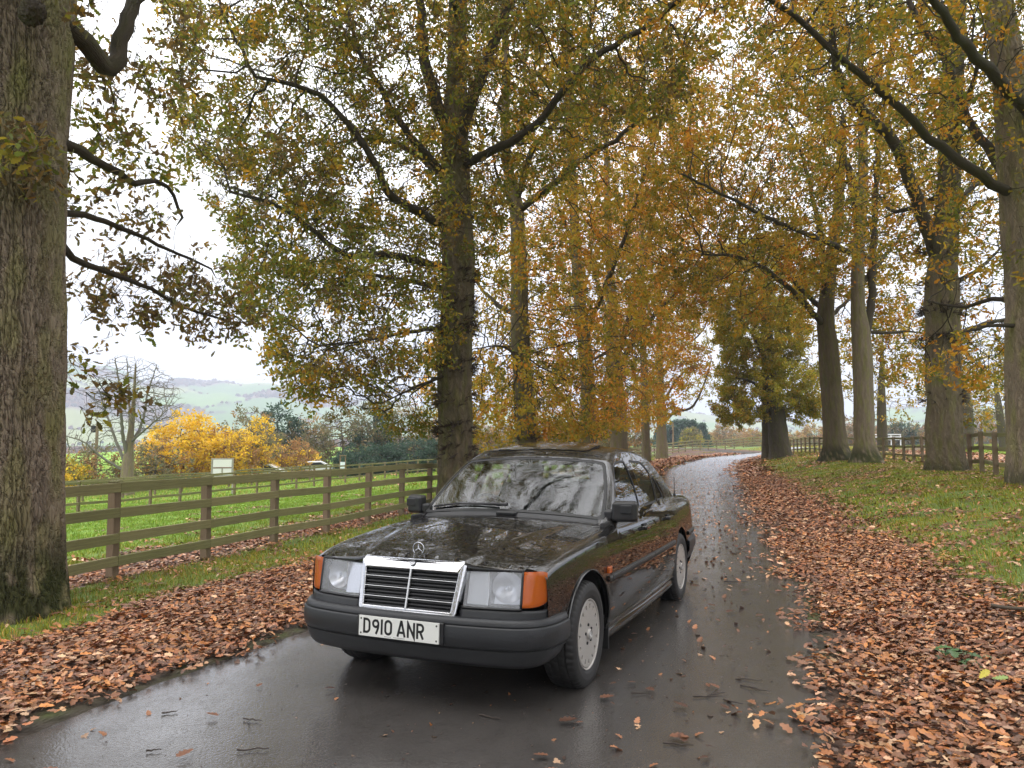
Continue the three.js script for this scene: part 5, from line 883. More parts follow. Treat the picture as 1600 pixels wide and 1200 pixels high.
// ---------- fallen leaves ----------
const litterTint = [[0.31, 0.13, 0.056], [0.42, 0.21, 0.10], [0.23, 0.092, 0.042], [0.45, 0.175, 0.048], [0.13, 0.062, 0.035], [0.54, 0.33, 0.19], [0.36, 0.135, 0.048], [0.29, 0.13, 0.06], [0.18, 0.08, 0.04]];
const deadLeaf = std([1, 1, 1], 0.52); deadLeaf.vertexColors = true;
function leafPatch(seed, n, R, len, seg) {
  const r = rng(seed), b = new MB(), m = new THREE.Matrix4(), q = new THREE.Quaternion();
  for (let k = 0; k < n; k++) { const a = r() * 6.2832, d = R * Math.sqrt(r()); q.setFromEuler(new THREE.Euler((r() - 0.5) * 1.05, r() * 6.2832, (r() - 0.5) * 0.6, 'YXZ')); m.compose(V(Math.cos(a) * d, 0.008 + 0.030 * r(), Math.sin(a) * d), q, V(1, 1, 1).multiplyScalar(0.5 + 0.8 * r())); const c = litterTint[(r() * litterTint.length) | 0], f = 0.55 + 0.65 * r(); leafGeo(b, m, len, len * 0.33, seg, (r() - 0.45) * 0.9, c.map((x) => x * f), true); }
  return b.geo();
}
const inView = (X, D, m = 260) => { if (D < 1.2) return false; if (D < 9) m = 850; const px = 800 + X / D * FOCAL; return px > -m && px < 1600 + m; };
function scatter(name, label, geos, mat, places, tint) { // places: [X, D, y, scale]
  const r = rng(places.length + 3), up = V(0, 1, 0), n = V(), q = new THREE.Quaternion(), q2 = new THREE.Quaternion(), m = new THREE.Matrix4(), c = new THREE.Color(), lists = geos.map(() => []);
  for (const p of places) lists[(r() * geos.length) | 0].push(p);
  const g = new THREE.Group(); g.name = name; g.userData = { kind: 'stuff', label }; scene.add(g);
  geos.forEach((geo, i) => { const L = lists[i], im = new THREE.InstancedMesh(geo, mat, L.length); im.name = name + '_patch'; im.userData.kind = 'stuff'; L.forEach(([X, D, dy, s, t], k) => { const e = 0.3, h = H(X, D); n.set(h - H(X + e, D), e, H(X, D + e) - h).normalize(); q.setFromUnitVectors(up, n); q2.setFromAxisAngle(up, r() * 6.2832); q.multiply(q2); m.compose(V(X, h + dy, -D), q, V(s, s, s)); im.setMatrixAt(k, m); const col = tint(r, X, D, t); c.setRGB(col[0], col[1], col[2]); im.setColorAt(k, c); }); g.add(im); });
}
{
  const r = rng(55), P1 = [], P2 = [], P3 = [];
  for (let D = 1.6; D < 11.5; D += 0.15) for (let X = -9; X < 9.5; X += 0.15) { const x = X + (r() - 0.5) * 0.15, d = D + (r() - 0.5) * 0.15; if (!inView(x, d)) continue; const c = leafCover(x, d); if (r() < c * 1.05 - 0.03) { P1.push([x, d, 0.002 + 0.012 * r(), 0.85 + 0.3 * r()]); if (c > 0.7 && r() < 0.55) P1.push([x + 0.07, d + 0.05, 0.015 + 0.014 * r(), 0.9]); } }
  for (let D = 11.5; D < 34; D += 0.30) for (let X = -22; X < 24; X += 0.30) { const x = X + (r() - 0.5) * 0.3, d = D + (r() - 0.5) * 0.3; if (!inView(x, d)) continue; const c = leafCover(x, d); if (r() < c * 1.1 - 0.03) P2.push([x, d, 0.006 + 0.02 * r(), 1]); }
  for (let D = 34; D < 80; D += 0.62) for (let X = -12; X < 34; X += 0.62) { const x = X + (r() - 0.5) * 0.6, d = D + (r() - 0.5) * 0.6; if (!inView(x, d)) continue; const c = leafCover(x, d); if (r() < c * 1.1 - 0.05) P3.push([x, d, 0.02, 1]); }
  const tint = (r) => { const f = 0.8 + 0.45 * r(); return [f, f * (0.92 + 0.12 * r()), f * (0.9 + 0.15 * r())]; };
  scatter('fallen_leaves', 'carpet of russet oak leaves covering both verges of the lane', [1, 2, 3, 4, 5, 6].map((s) => leafPatch(s, 22, 0.17, 0.060, 6)), deadLeaf, P1, tint);
  scatter('fallen_leaves_farther', 'russet oak leaves strewn farther along the verges', [5, 6, 7].map((s) => leafPatch(s, 30, 0.34, 0.080, 4)), deadLeaf, P2, tint);
  scatter('fallen_leaves_distant', 'russet leaf litter along the verges near the bend', [8, 9].map((s) => leafPatch(s, 22, 0.62, 0.18, 4)), deadLeaf, P3, tint);
  // loose leaves on the tarmac
  const one = [11, 12, 13, 14, 15].map((s) => leafPatch(s, 1, 0.0, 0.070, 8)), PV = [], PF = [];
  for (let k = 0; k < 9000; k++) { const d = 2.4 + 60 * Math.pow(r(), 1.7), f = r() * 2 - 1, x = laneX(d) + f * 1.75, w = 0.14 + 0.75 * sm(-0.2, 0.9, f) + 0.25 * sm(-0.8, -1, f) + 0.45 * sm(8, 20, d); if (r() > w || !inView(x, d)) continue; PF.push([x, d, roadY(x, d) - H(x, d) + 0.003, 0.55 + 0.6 * r()]); }
  for (let k = 0; k < 9000; k++) { const d = 3 + 30 * Math.pow(r(), 1.4), s = 3.0 + 11 * r(), x = laneX(d) + s / 0.955; if (inView(x, d)) PV.push([x, d, 0.018 + 0.02 * r(), 0.7 + 0.7 * r()]); const s2 = -(3.2 + 4 * r()), x2 = laneX(d) + s2 / 0.955; if (k % 4 === 0 && inView(x2, d)) PV.push([x2, d, 0.018 + 0.02 * r(), 0.7 + 0.6 * r()]); }
  scatter('leaves_on_grass', 'single brown leaves scattered over the verge grass', one, deadLeaf, PV, tint);
  const PD = []; for (let k = 0; k < 3600; k++) { const d = 2.3 + 26 * Math.pow(r(), 1.6), f = r() * 2 - 1; if (r() > 0.25 + 0.75 * sm(-0.4, 0.8, f)) continue; const x = laneX(d) + f * 1.8; if (inView(x, d)) PD.push([x, d, roadY(x, d) - H(x, d) + 0.001, 0.12 + 0.32 * r() * r()]); }
  scatter('leaf_debris', 'dark crumbs of leaf and twig on the wet tarmac', one, deadLeaf, PD, (r) => { const f = 0.16 + 0.3 * r(); return [f, f * 0.95, f * 0.9]; });
  const near = [], far = []; for (const p of PF) (p[1] < 8.2 ? near : far).push(p);
  scatter('leaves_on_road', 'brown leaves lying scattered on the far tarmac', one, deadLeaf, far, tint);
  // the near ones are single things
  const mats = [0.5, 0.75, 1.1].map((f) => { const m = deadLeaf.clone(); m.color.setRGB(f, f * 0.98, f * 0.95); return m; });
  near.slice(0, 290).forEach(([x, d, y, s], k) => { const m = new THREE.Mesh(one[k % 5], mats[k % 3]); m.name = 'fallen_leaf'; m.position.set(x, roadY(x, d) + 0.002, -d); m.rotation.set(0, r() * 6.28, 0); m.scale.setScalar(s); tag(m, 'single brown oak leaf lying loose on the wet tarmac', 'leaf', 'loose oak leaves on the tarmac'); });
}
{ // twigs on the lane and verge: [px, py, length m, yaw, forked]
  const r = rng(91), twigM = std([0.045, 0.032, 0.024], 0.7), G = 'twigs dropped on the tarmac';
  const spot = (px, py) => { const d = W(px, py, 10), k = EYE / (EYE - d.y); return [d.x * k, 10 * k]; };
  for (let [px, py, L, yaw, fork] of [[1110, 1092, 0.30, 0.35, 2], [1170, 1066, 0.22, -0.15, 0], [1180, 1080, 0.26, -0.8, 1], [1145, 1102, 0.16, -0.7, 1], [1205, 1103, 0.12, 0.1, 0], [395, 1132, 0.16, -0.3, 1], [265, 1118, 0.11, 0.3, 0], [240, 1180, 0.09, 0.2, 0], [395, 1180, 0.2, 0.2, 0], [765, 1128, 0.18, -0.5, 0], [1000, 1090, 0.14, 0.1, 0], [945, 985, 0.2, 0.05, 1], [1150, 912, 0.35, -0.05, 0], [1060, 1170, 0.2, -0.2, 1]]) {
    const [X, D] = spot(px, py), b = new MB(), seg = [], n = 6; L *= 0.72; for (let k = 0; k <= n; k++) seg.push(V((k / n - 0.5) * L, 0.006 + 0.006 * r(), (r() - 0.5) * L * 0.12)); b.tube(seg, seg.map((q, k) => lerp(0.0048, 0.0022, k / n) * (L > 0.25 ? 1.5 : 1)), 5);
    for (let f = 0; f < fork; f++) { const s = seg[2 + f], e = V(s.x + L * (0.25 + 0.2 * r()), 0.02, s.z + (f % 2 ? -1 : 1) * L * 0.28); b.tube([s, s.clone().lerp(e, 0.5).add(V(0, 0.004, 0.01)), e], [0.004, 0.003, 0.0018], 4); }
    const m = new THREE.Mesh(b.geo(), twigM); m.name = 'twig'; m.position.set(X, roadY(X, D) + 0.001, -D); m.rotation.y = yaw; tag(m, fork > 1 ? 'dark forked twig lying on the tarmac, thickest of the fallen twigs' : 'short dark twig lying on the wet tarmac', 'twig', fork > 1 ? undefined : G);
  }
  { const [X, D] = spot(1590, 988), b = new MB(), s = []; for (let k = 0; k <= 8; k++) s.push(V((k / 8 - 0.5) * 0.75, 0.02 + 0.02 * r(), (r() - 0.5) * 0.05 + 0.05 * Math.sin(k * 0.7))); b.tube(s, s.map((q, k) => 0.016 - 0.001 * k), 9); const m = new THREE.Mesh(b.geo(), std([0.075, 0.06, 0.042], 0.85)); m.name = 'fallen_stick'; m.position.set(X + 0.22, H(X, D) + 0.03, -D); m.rotation.y = -0.28; tag(m, 'dark crooked stick lying in the leaf litter', 'stick'); }
  { const [X, D] = spot(1532, 1088); for (const [c, dx, yaw, lb] of [[[0.42, 0.35, 0.03], 0, 0.5, 'bright yellow oak leaf lying on the brown leaf litter'], [[0.22, 0.30, 0.08], 0.07, -0.4, 'pale green oak leaf lying on the brown leaf litter']]) { const b = new MB(); leafGeo(b, new THREE.Matrix4(), 0.085, 0.028, 10, -0.15, c, true); const m = new THREE.Mesh(b.geo(), deadLeaf); m.name = 'fallen_leaf'; m.position.set(X + dx, H(X, D) + 0.06, -D); m.rotation.set(0.35, yaw, 0.2); tag(m, lb, 'leaf'); } }
}
// ---------- grass ----------
const bladeM = (() => { const m = new THREE.MeshPhysicalMaterial({ roughness: 0.6, side: THREE.DoubleSide, transmission: 0.25, thickness: 0, specularIntensity: 0.4 }); m.vertexColors = true; return m; })();
function tuft(seed, n, R, h, w) {
  const r = rng(seed), b = new MB();
  for (let k = 0; k < n; k++) { const a = r() * 6.2832, d = R * Math.sqrt(r()), x = Math.cos(a) * d, z = Math.sin(a) * d, t = r() * 6.2832, L = h * (0.5 + 0.8 * r()), lean = L * (0.2 + 0.8 * r()), cx = Math.cos(t), cz = Math.sin(t), ww = w * (0.7 + 0.6 * r()), f = 0.75 + 0.5 * r(), dry = r() < 0.12, c = dry ? [0.30 * f, 0.24 * f, 0.09 * f] : [0.135 * f, 0.225 * f, 0.022 * f];
    const i = b.v(x - cz * ww, -0.01, z + cx * ww, 0, 0, c); b.v(x + cz * ww, -0.01, z - cx * ww, 0, 0, c); b.v(x - cz * ww * 0.8 + cx * lean * 0.35, L * 0.6, z + cx * ww * 0.8 + cz * lean * 0.35, 0, 0, c); b.v(x + cz * ww * 0.8 + cx * lean * 0.35, L * 0.6, z - cx * ww * 0.8 + cz * lean * 0.35, 0, 0, c); b.v(x + cx * lean, L * 0.92, z + cz * lean, 0, 0, c);
    b.quad(i, i + 1, i + 3, i + 2); b.tri(i + 2, i + 3, i + 4); }
  return b.geo();
}
{
  const r = rng(66), P1 = [], P2 = [], P3 = [];
  const grow = (x, d) => { const s = sideOf(x, d), a = s < 0 ? -s - edgeL(d) : s - edgeR(d); return a < 0.25 ? 0 : clamp(1.08 - leafCover(x, d) * 1.0, 0, 1); };
  for (let D = 2; D < 12.5; D += 0.13) for (let X = -9.5; X < 10.5; X += 0.13) { const x = X + (r() - 0.5) * 0.13, d = D + (r() - 0.5) * 0.13; if (!inView(x, d)) continue; const g = grow(x, d); if (g > 0.12 && r() < g * 0.95) P1.push([x, d, -0.004, 0.55 + 0.55 * g * r() + 0.3 * r()]); }
  for (let D = 12.5; D < 36; D += 0.27) for (let X = -24; X < 26; X += 0.27) { const x = X + (r() - 0.5) * 0.27, d = D + (r() - 0.5) * 0.27; if (!inView(x, d)) continue; const g = grow(x, d); if (g > 0.1 && r() < g) P2.push([x, d, -0.01, 0.8 + 0.5 * r()]); }
  for (let D = 36; D < 96; D += 0.75) for (let X = -62; X < 62; X += 0.75) { const x = X + (r() - 0.5) * 0.7, d = D + (r() - 0.5) * 0.7; if (!inView(x, d, 60)) continue; const g = grow(x, clamp(d, 0, 76)); if (r() < g) P3.push([x, d, -0.01, 0.8 + 0.5 * r()]); }
  const tint = (r, X, D) => { const s = sideOf(X, clamp(D, -60, 76)), open = s < 0 ? sm(-1.6, -4.5, X - fenceX(D)) : sm(13.5, 18, s), f = (0.85 + 0.35 * r()) * (1 + 0.15 * N2(X * 0.3, D * 0.3)), dry = 0.5 + 0.5 * N2(X * 0.22 + 9, D * 0.22); return [f * lerp(lerp(1.45, 2.1, dry), 1.38, open), f * lerp(lerp(1.08, 1.22, dry), 1.26, open), f * lerp(1.0, 0.95, open)]; };
  scatter('grass', 'short grass on the verges between the fallen leaves', [1, 2, 3, 4].map((s) => tuft(s, 22, 0.10, 0.062, 0.0026)), bladeM, P1, tint);
  scatter('grass_farther', 'short grass under the oaks and beyond the fence', [5, 6, 7].map((s) => tuft(s, 34, 0.22, 0.075, 0.0045)), bladeM, P2, tint);
  scatter('grass_distant', 'bright paddock grass beyond the fences', [8, 9].map((s) => tuft(s, 46, 0.62, 0.10, 0.011)), bladeM, P3, tint);
}
{ // green seedling in the litter
  const c = W(1500, 1010, 10), k = (EYE - 0.12) / (EYE - c.y), X = c.x * k, D = 10 * k, b = new MB(), r = rng(5), m = new THREE.Matrix4(), q = new THREE.Quaternion(), g = thing('seedling', 'small dark green nettle-like seedling growing through the leaf litter', 'plant'); g.position.set(X, H(X, D), -D);
  for (let k = 0; k < 16; k++) { const a = r() * 6.28, h = 0.03 + 0.09 * r(); q.setFromEuler(new THREE.Euler((r() - 0.5) * 0.5, a, -0.1 + 0.4 * r(), 'YXZ')); m.compose(V(Math.cos(a) * 0.03 + (r() - 0.5) * 0.16, h, -Math.sin(a) * 0.03 + (r() - 0.5) * 0.16), q, V(1, 1, 1)); const lb = new MB(); leafGeo(lb, m, 0.11, 0.038, 8, 0.3, [0.045 * (0.8 + 0.5 * r()), 0.10 * (0.8 + 0.5 * r()), 0.03], true); part('leaf', lb.geo(), deadLeaf, g); }
  const st = new MB(); for (let k = 0; k < 5; k++) { const x = (r() - 0.5) * 0.16, z = (r() - 0.5) * 0.16; st.tube([V(x, -0.02, z), V(x * 1.2, 0.1, z * 1.2)], [0.0025, 0.002], 4); } part('stems', st.geo(), std([0.05, 0.08, 0.03], 0.8), g).userData.kind = 'stuff';
}
// ---------- beyond the fences ----------
function bgTree(name, label, px, D, pyTop, wpx, leaf, o = {}) {
  const b = onG(px, D), top = W(px, pyTop, D), h = Math.max(1.5, top.y - b.y), w = wpx / FOCAL * D / 2, cy = o.low ? 0.5 : 0.6;
  const r = rng(o.seed || px), trunk = [[b, o.r || h * 0.03], [V(b.x + (r() - 0.5) * 0.1 * h, b.y + h * 0.35, b.z), (o.r || h * 0.03) * 0.8], [V(b.x + (r() - 0.5) * 0.15 * h, b.y + h * 0.8, b.z), 0.03]];
  const limbs = o.limbs ? o.limbs(b, h, w, r) : [];
  return plantTree({ name, label, category: o.category || 'tree', group: o.group, seed: (o.seed || px) + 3, trunk, limbs, crown: [[V(b.x, b.y + h * cy, b.z), w, h * (o.low ? 0.52 : 0.42), Math.min(w, 3.5), o.n || 70], ...(o.more || [])], leaf, lod: 'bg', leaves: o.leaves ?? 1.2, step: o.step || h * 0.055, kill: o.kill || h * 0.10, tip: o.tip || 0.014, around: 14, dv: 0.5, relief: 0, bare: o.low ? 0.02 : 0.25, branch: o.branch, leafScale: o.scale || 1, dense: o.dense || 4, minLimb: 1e9, flare: 0.2, leafDepth: o.leafDepth, bark: o.bark || BARK.dark, floor: -0.05, droop: 0.15 });
}
const HEDGE = 'bushes and trees along the paddock hedge';
{ // bare tree
  const D = 47, b = onG(203, D), P = pxy(D), fine = std([0.13, 0.12, 0.095], 0.9);
  plantTree({ name: 'bare_tree', label: 'bare winter tree with many thin rising branches beyond the fences', seed: 71, trunk: [[b, 0.44], [W(200, 725, D), 0.34], [W(203, 690, D), 0.22], [W(208, 640, D), 0.13], [W(212, 570, D), 0.05]], flare: 0.3,
    limbs: [[P([[200, 725], [182, 690, 0.4], [168, 650, 0.8], [155, 610, 1]]), 0.12], [P([[201, 715], [190, 660, -0.6], [186, 600, -1], [180, 560, -1.2]]), 0.13], [P([[204, 700], [222, 660, 0.6], [232, 610, 1], [245, 570, 1.2]]), 0.11], [P([[200, 735], [160, 715, -0.6], [130, 690, -1], [98, 680, -1.4]]), 0.10], [P([[206, 690], [240, 660, -1], [262, 640, -1.4]]), 0.08], [P([[205, 680], [202, 620, 0.5], [198, 560, 0.6]]), 0.1]],
    crown: [[W(205, 620, D), 2.9, 2.7, 2.6, 620], [W(240, 630, D), 1.9, 1.9, 2, 220], [W(140, 690, D), 2.1, 1.0, 1.6, 120]], leaves: 0, leaf: [], step: 0.3, kill: 0.36, tip: 0.011, branch: fine, bark: BARK.pale, around: 20, dv: 0.3, relief: 0, lift: 0.25, bare: 0.2, dense: 3.2, minLimb: 1e9 });
}
bgTree('yellow_tree', 'bright golden yellow tree behind the bare tree', 290, 58, 655, 112, [['yellow', 1]], { n: 120, low: true, group: HEDGE, seed: 12, scale: 0.9, leaves: 1.6 });
bgTree('yellow_tree', 'yellow-orange bushy tree behind the notice board', 355, 60, 678, 110, [['yellow', 3], ['rust', 1]], { n: 90, low: true, group: HEDGE, seed: 13, scale: 0.9, leaves: 1.4 });
bgTree('yellow_tree', 'thin amber sapling with green patches beside the pine', 398, 62, 660, 70, [['yellow', 2], ['dull', 1.4]], { n: 60, low: true, group: HEDGE, seed: 14, scale: 0.8 });
bgTree('rust_tree', 'pale rust birch-like tree between the yellow bushes and pine', 392, 72, 640, 70, [['rust', 1], ['dull', 1]], { n: 60, group: HEDGE, seed: 15, leaves: 0.7 });
bgTree('pine_tree', 'dark blue-green pine in the paddock hedge', 438, 75, 640, 74, [['pine', 1]], { n: 90, group: HEDGE, seed: 16, leaves: 1.6, low: true });
bgTree('hedge_tree', 'grey-brown leafless hedge tree beside the pine', 415, 70, 675, 60, [['dull', 1]], { n: 50, low: true, group: HEDGE, seed: 17, leaves: 0.8 });
bgTree('rust_tree', 'small tawny bush below the pine', 462, 66, 695, 66, [['rust', 1.4], ['yellow', 0.5]], { n: 60, low: true, group: HEDGE, seed: 18, scale: 0.8, category: 'bush' });
bgTree('rust_tree', 'reddish brown hedge tree beside the pine', 482, 76, 655, 70, [['rust', 1], ['dull', 1.5]], { n: 60, low: true, group: HEDGE, seed: 19, leaves: 0.8 });
bgTree('hedge_tree', 'grey twiggy willow-like tree behind the sign post', 535, 74, 645, 110, [['dull', 1]], { n: 110, low: true, group: HEDGE, seed: 20, leaves: 0.7, tip: 0.02 });
bgTree('hedge_tree', 'ivy-clad dark green tree in the hedge', 585, 76, 632, 60, [['pine', 1.5], ['dull', 1]], { n: 80, low: true, group: HEDGE, seed: 21, leaves: 1.4 });
bgTree('hedge_tree', 'tall pale brown hedge tree behind the burred oak', 625, 78, 628, 90, [['dull', 2], ['rust', 0.6]], { n: 100, low: true, group: HEDGE, seed: 22, leaves: 0.9 });
bgTree('holly_bush', 'dark evergreen bush along the hedge foot', 650, 68, 690, 100, [['pine', 1]], { n: 80, low: true, group: HEDGE, seed: 23, leaves: 1.5, category: 'bush', scale: 0.8 });
bgTree('holly_bush', 'dark evergreen bush below the ivy-clad tree', 575, 66, 700, 90, [['pine', 1]], { n: 60, low: true, group: HEDGE, seed: 24, leaves: 1.4, category: 'bush', scale: 0.8 });
bgTree('hedge_tree', 'brown hedge shrub at the foot of the bare tree', 245, 54, 690, 90, [['dull', 1.5], ['rust', 0.5]], { n: 70, low: true, group: HEDGE, seed: 25, leaves: 0.7, scale: 0.8, category: 'bush' });
bgTree('hedge_tree', 'thorny brown shrub beside the dark-boxed telegraph pole', 150, 52, 700, 80, [['dull', 1], ['rust', 1]], { n: 60, low: true, group: HEDGE, seed: 26, leaves: 0.6, scale: 0.8, category: 'bush' });
bgTree('yellow_tree', 'low yellow-green bush beside the furrowed trunk', 100, 50, 722, 60, [['lime', 1], ['yellow', 1]], { n: 50, low: true, group: HEDGE, seed: 27, scale: 0.7, category: 'bush' });
for (let k = 0; k < 7; k++) bgTree('hedge_tree', 'brown hedge shrub behind the mossy fence and the avenue trunks', 690 + k * 46, 84 + (k % 3) * 3, 660 + 10 * (k % 2), 90, [['dull', 1], ['rust', 0.8]], { n: 60, low: true, group: 'shrubs in the hedge behind the avenue trunks', seed: 30 + k, leaves: 1, category: 'bush' });
// conifer clump and far trees where the lane leads
function conifer(px, D, pyTop, wpx, label, seed) {
  const b = onG(px, D), h = W(px, pyTop, D).y - b.y, R = wpx / FOCAL * D / 2, g = thing('conifer', label, 'tree', 'dark conifers standing in a clump beyond the field'); g.position.copy(b);
  const t = new MB(); t.tube([V(0, -0.3, 0), V(0, h, 0)], [h * 0.02, 0.02], 8); part('trunk', t.geo(), BARK.twig, g);
  const r = rng(seed), spots = []; for (let k = 0; k < 420; k++) { const f = Math.pow(r(), 0.8), y = h * (0.04 + 0.95 * f), q = R * (1 - f) * (0.35 + 0.65 * Math.sqrt(r())) + 0.15, a = r() * 6.28; spots.push([V(Math.cos(a) * q, y, Math.sin(a) * q), V(Math.cos(a), -0.25, Math.sin(a))]); }
  foliage(g, spots, [['pine', 1]], 'bg', seed, 0.2, 1.6);
}
conifer(1048, 185, 664, 34, 'dark conifer beside the telegraph pole', 1); conifer(1062, 190, 655, 32, 'tallest dark conifer of the clump', 2); conifer(1076, 185, 654, 30, 'dark conifer behind the pale green bush', 3); conifer(1090, 190, 660, 30, 'dark conifer at the end of the clump', 4); conifer(1036, 195, 668, 30, 'small dark conifer behind the open yellow oak', 5);
const FAR = 'autumn trees far beyond the field';
bgTree('far_tree', 'pale green rounded bush in front of the conifers', 1080, 172, 674, 20, [['lime', 1], ['dull', 1]], { n: 40, low: true, seed: 41, scale: 1.6, category: 'bush' });
[[1130, 240, 664, 26, 'orange tree far across the field'], [1150, 250, 672, 30, 'tawny tree far across the field beside an orange one'], [1172, 230, 676, 26, 'faded brown tree at the field edge'], [1245, 220, 676, 40, 'pale autumn tree seen between the lane oaks'], [1275, 210, 668, 40, 'rounded pinkish autumn tree by the far fence'], [1110, 260, 678, 24, 'low rust bush at the far field edge'], [1190, 260, 680, 30, 'dim brown thicket past the bend']].forEach(([px, D, y, w, lb], k) => bgTree('far_tree', lb, px, D, y, w, [['rust', 2], ['gold', 0.6], ['dull', 1]], { n: 40, low: true, group: FAR, seed: 50 + k, scale: 1.8 }));
const RF = 'trees in the field behind the three-rail fence';
bgTree('field_tree', 'slim field tree with yellowing leaves between two lane trunks', 1377, 62, 480, 150, [['gold', 1], ['olive', 1]], { n: 90, group: RF, seed: 61, leaves: 0.9, r: 0.42 });
bgTree('field_tree', 'pale open field tree behind the burred trunk', 1508, 66, 520, 130, [['gold', 1], ['dull', 1]], { n: 70, group: RF, seed: 62, leaves: 0.8, r: 0.5 });
bgTree('field_tree', 'thin yellow-leaved field tree next to the grey-barked oak', 1566, 70, 540, 120, [['gold', 1], ['lime', 1]], { n: 70, group: RF, seed: 63, leaves: 0.8, r: 0.4 });
[[1405, 150, 664, 40, 'low dark hedge tree behind the white rails', 'pine'], [1440, 170, 668, 50, 'distant tawny hedge tree beyond the three-rail fence', 'rust'], [1530, 160, 640, 60, 'hazy brown tree beyond the bright paddock', 'rust'], [1590, 170, 630, 60, 'hazy golden tree beyond the bright paddock', 'gold'], [1335, 160, 655, 60, 'faded brown tree between the two mossy trunks', 'rust']].forEach(([px, D, y, w, lb, kd], k) => bgTree('far_tree', lb, px, D, y, w, [[kd, 1], ['dull', 1]], { n: 44, low: true, group: 'hazy trees beyond the bright paddock', seed: 80 + k, scale: 1.6 }));
// poles
function pole(px, D, py, label, box) { const b = onG(px, D), h = W(px, py, D).y - b.y, g = thing('telegraph_pole', label, 'pole'); g.position.copy(b); const t = new MB(); t.tube([V(0, -0.3, 0), V(0, h, 0)], [0.15, 0.11], 10); part('pole', t.geo(), POSTS[0], g); part('bracket', at(rbox(0.5, 0.10, 0.10, 0.02), 0, h - 0.6, 0), RAILS[0], g); part('transformer', at(new THREE.CylinderGeometry(0.2, 0.2, 0.55, 14), -0.3, h - box, 0), CM.dark, g); }
pole(153, 62, 661, 'wooden telegraph pole with a dark box behind the bare tree', 0.5); pole(1051, 104, 660, 'wooden telegraph pole in front of the conifer clump', 1.3);
// notice board and sign
{
  const D = 40, b = onG(350, D), g = thing('notice_board', 'grey framed notice board with white sheets on the paddock', 'notice board'); g.position.copy(b); g.rotation.y = 0.3;
  const t = W(350, 716, D).y - b.y, w = 1.04, h = 1.0, fr = std([0.33, 0.31, 0.27], 0.8), wh = std([0.72, 0.72, 0.71], 0.6);
  for (const s of [-1, 1]) part('post', at(rbox(0.07, t + 0.3, 0.07, 0.005, 1), s * w / 2, t / 2 - 0.15, 0), fr, g);
  part('frame', mergeGeometries([at(rbox(w, 0.06, 0.05, 0.005, 1), 0, t - 0.03, 0), at(rbox(w, 0.06, 0.05, 0.005, 1), 0, t - h, 0)]), fr, g); part('backboard', at(rbox(w - 0.06, h - 0.08, 0.03, 0.004, 1), 0, t - h / 2 - 0.01, 0), fr, g);
  part('notice', at(rbox(0.92, 0.40, 0.012, 0.003, 1), 0, t - 0.27, 0.026), wh, g); part('notice', at(rbox(0.42, 0.36, 0.012, 0.003, 1), -0.25, t - 0.72, 0.026), wh, g); part('notice', at(rbox(0.42, 0.36, 0.012, 0.003, 1), 0.25, t - 0.72, 0.026), wh, g); part('divider', at(rbox(0.92, 0.03, 0.02, 0.003, 1), 0, t - 0.505, 0.03), std([0.25, 0.12, 0.08], 0.8), g);
}
{
  const D = 58, b = onG(537, D), g = thing('sign_post', 'two-legged wooden sign frame holding a white panel', 'sign'); g.position.copy(b); const t = W(537, 711, D).y - b.y;
  for (const s of [-1, 1]) part('post', at(rbox(0.09, t + 0.3, 0.09, 0.006, 1), s * 0.2, t / 2 - 0.15, 0), POSTS[2], g);
  part('crossbar', at(rbox(0.5, 0.08, 0.07, 0.006, 1), 0, t - 0.05, 0.08), POSTS[0], g); part('panel', at(rbox(0.36, 0.5, 0.02, 0.004, 1), 0, t - 0.78, 0.06), std([0.62, 0.68, 0.72], 0.5), g);
}
// parked cars seen through the fences
function farCar(px, D, col, label, turn) {
  const b = onG(px, D), g = thing('parked_car', label, 'car', 'cars parked beyond the paddock fences'); g.position.copy(b); g.rotation.y = turn;
  const paint = std(col, 0.35, { clearcoat: 1, clearcoatRoughness: 0.05 }), sh = new THREE.Shape(); [[-2.05, 0.32], [-2.1, 0.7], [-2.0, 0.92], [-1.1, 1.0], [-0.4, 1.42], [0.9, 1.46], [1.75, 1.05], [2.05, 0.9], [2.1, 0.45], [2.0, 0.3]].forEach(([x, y], k) => k ? sh.lineTo(x, y) : sh.moveTo(x, y));
  const bg = new THREE.ExtrudeGeometry(sh, { depth: 1.5, bevelEnabled: true, bevelSize: 0.06, bevelThickness: 0.1, bevelSegments: 3 }); bg.translate(0, 0, -0.75); part('body', bg, paint, g);
  for (const s of [-1, 1]) { const ws = new THREE.Shape(); [[-0.95, 1.02], [-0.35, 1.36], [0.85, 1.39], [1.45, 1.05]].forEach(([x, y], k) => k ? ws.lineTo(x, y) : ws.moveTo(x, y)); part('window', at(new THREE.ExtrudeGeometry(ws, { depth: 0.01, bevelEnabled: false }), 0, 0, s * 0.86 - 0.005), CM.blackPlastic, g); for (const x of [-1.3, 1.3]) part('wheel', at(new THREE.CylinderGeometry(0.31, 0.31, 0.2, 20), x, 0.31, s * 0.78, Math.PI / 2, 0, 0), CM.tyre, g); }
}
farCar(486, 66, [0.62, 0.63, 0.66], 'silver-white parked car seen through the fence rails below the tawny bush', 0.3); farCar(408, 62, [0.7, 0.7, 0.7], 'white parked car seen through the fence rails past the notice board', 0.15); farCar(562, 70, [0.03, 0.03, 0.035], 'dark parked car behind the sign post', 0.2);
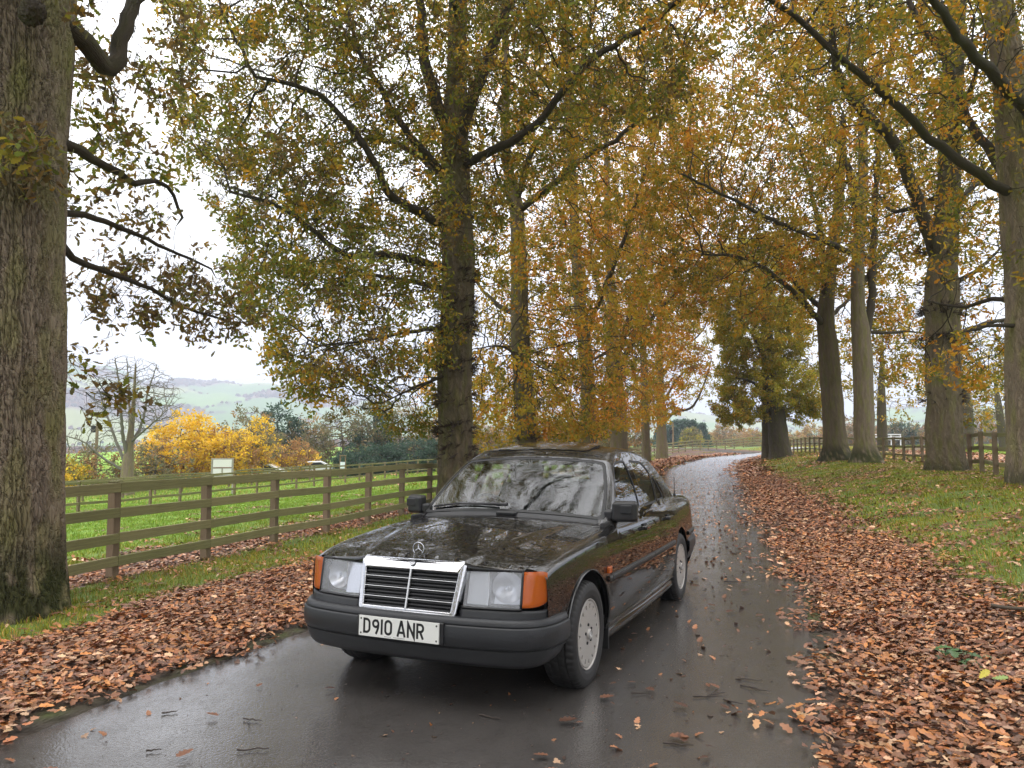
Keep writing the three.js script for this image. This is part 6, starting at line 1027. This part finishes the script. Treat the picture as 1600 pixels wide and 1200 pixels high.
{ // white rails
  const D = 92, a = onG(1362, D), g = thing('white_railing', 'low white horizontal railing between the pale and the burred trunks', 'railing'); g.position.copy(a); const y0 = W(1380, 679, D).y - a.y, wm = std([0.62, 0.63, 0.62], 0.6); for (let k = 0; k < 3; k++) part('rail', at(rbox(3.6, 0.12, 0.05, 0.01, 1), 1.7, y0 - k * 0.3, 0), wm, g); for (let k = 0; k < 4; k++) part('post', at(rbox(0.1, y0 + 0.3, 0.1, 0.01, 1), k * 1.15, y0 / 2 - 0.1, -0.08), wm, g);
}
// hedgerows and woods on the hills
{
  const b = new THREE.IcosahedronGeometry(1, 3), p = b.attributes.position; for (let k = 0; k < p.count; k++) { const v = V(p.getX(k), p.getY(k), p.getZ(k)).normalize(), n = 0.78 + 0.34 * N3(v.x * 2.3, v.y * 2.3, v.z * 2.3) + 0.16 * N3(v.x * 7, v.y * 7, v.z * 7); p.setXYZ(k, v.x * n, v.y * n * 0.9 + 0.5, v.z * n); } b.computeVertexNormals();
  const r = rng(17), L = []; const cols = [[0.10, 0.062, 0.05], [0.12, 0.075, 0.05], [0.085, 0.07, 0.04], [0.06, 0.065, 0.04], [0.16, 0.09, 0.045]];
  for (let k = 0; k < 150000 && L.length < 15000; k++) { const az = lerp(-0.72, 0.72, r()), R = 340 * Math.pow(9, r()), X = Math.sin(az) * R, D = Math.cos(az) * R, [id, e] = fieldKind(X, D); const wood = id < 0.30; if (!(wood ? e > 2 && r() < 0.9 : e < 5)) continue; L.push([X, D, (wood ? 5 : 3.2) * (0.7 + 0.6 * r()), cols[(r() * cols.length) | 0]]); }
  const im = new THREE.InstancedMesh(b, std([1, 1, 1], 1), L.length), c = new THREE.Color(); im.name = 'far_woods'; im.userData = { kind: 'stuff', label: 'brown woods and hedgerows on the hills across the valley' };
  L.forEach(([X, D, s, q], k) => { im.setMatrixAt(k, new THREE.Matrix4().compose(V(X, H(X, D) - 0.3, -D), new THREE.Quaternion().setFromAxisAngle(V(0, 1, 0), r() * 6.28), V(s, s, s))); im.setColorAt(k, c.setRGB(...q)); }); scene.add(im);
}
scene.traverse((o) => { if (o.isMesh) { o.castShadow = true; o.receiveShadow = true; } });
renderer.render(scene, camera);
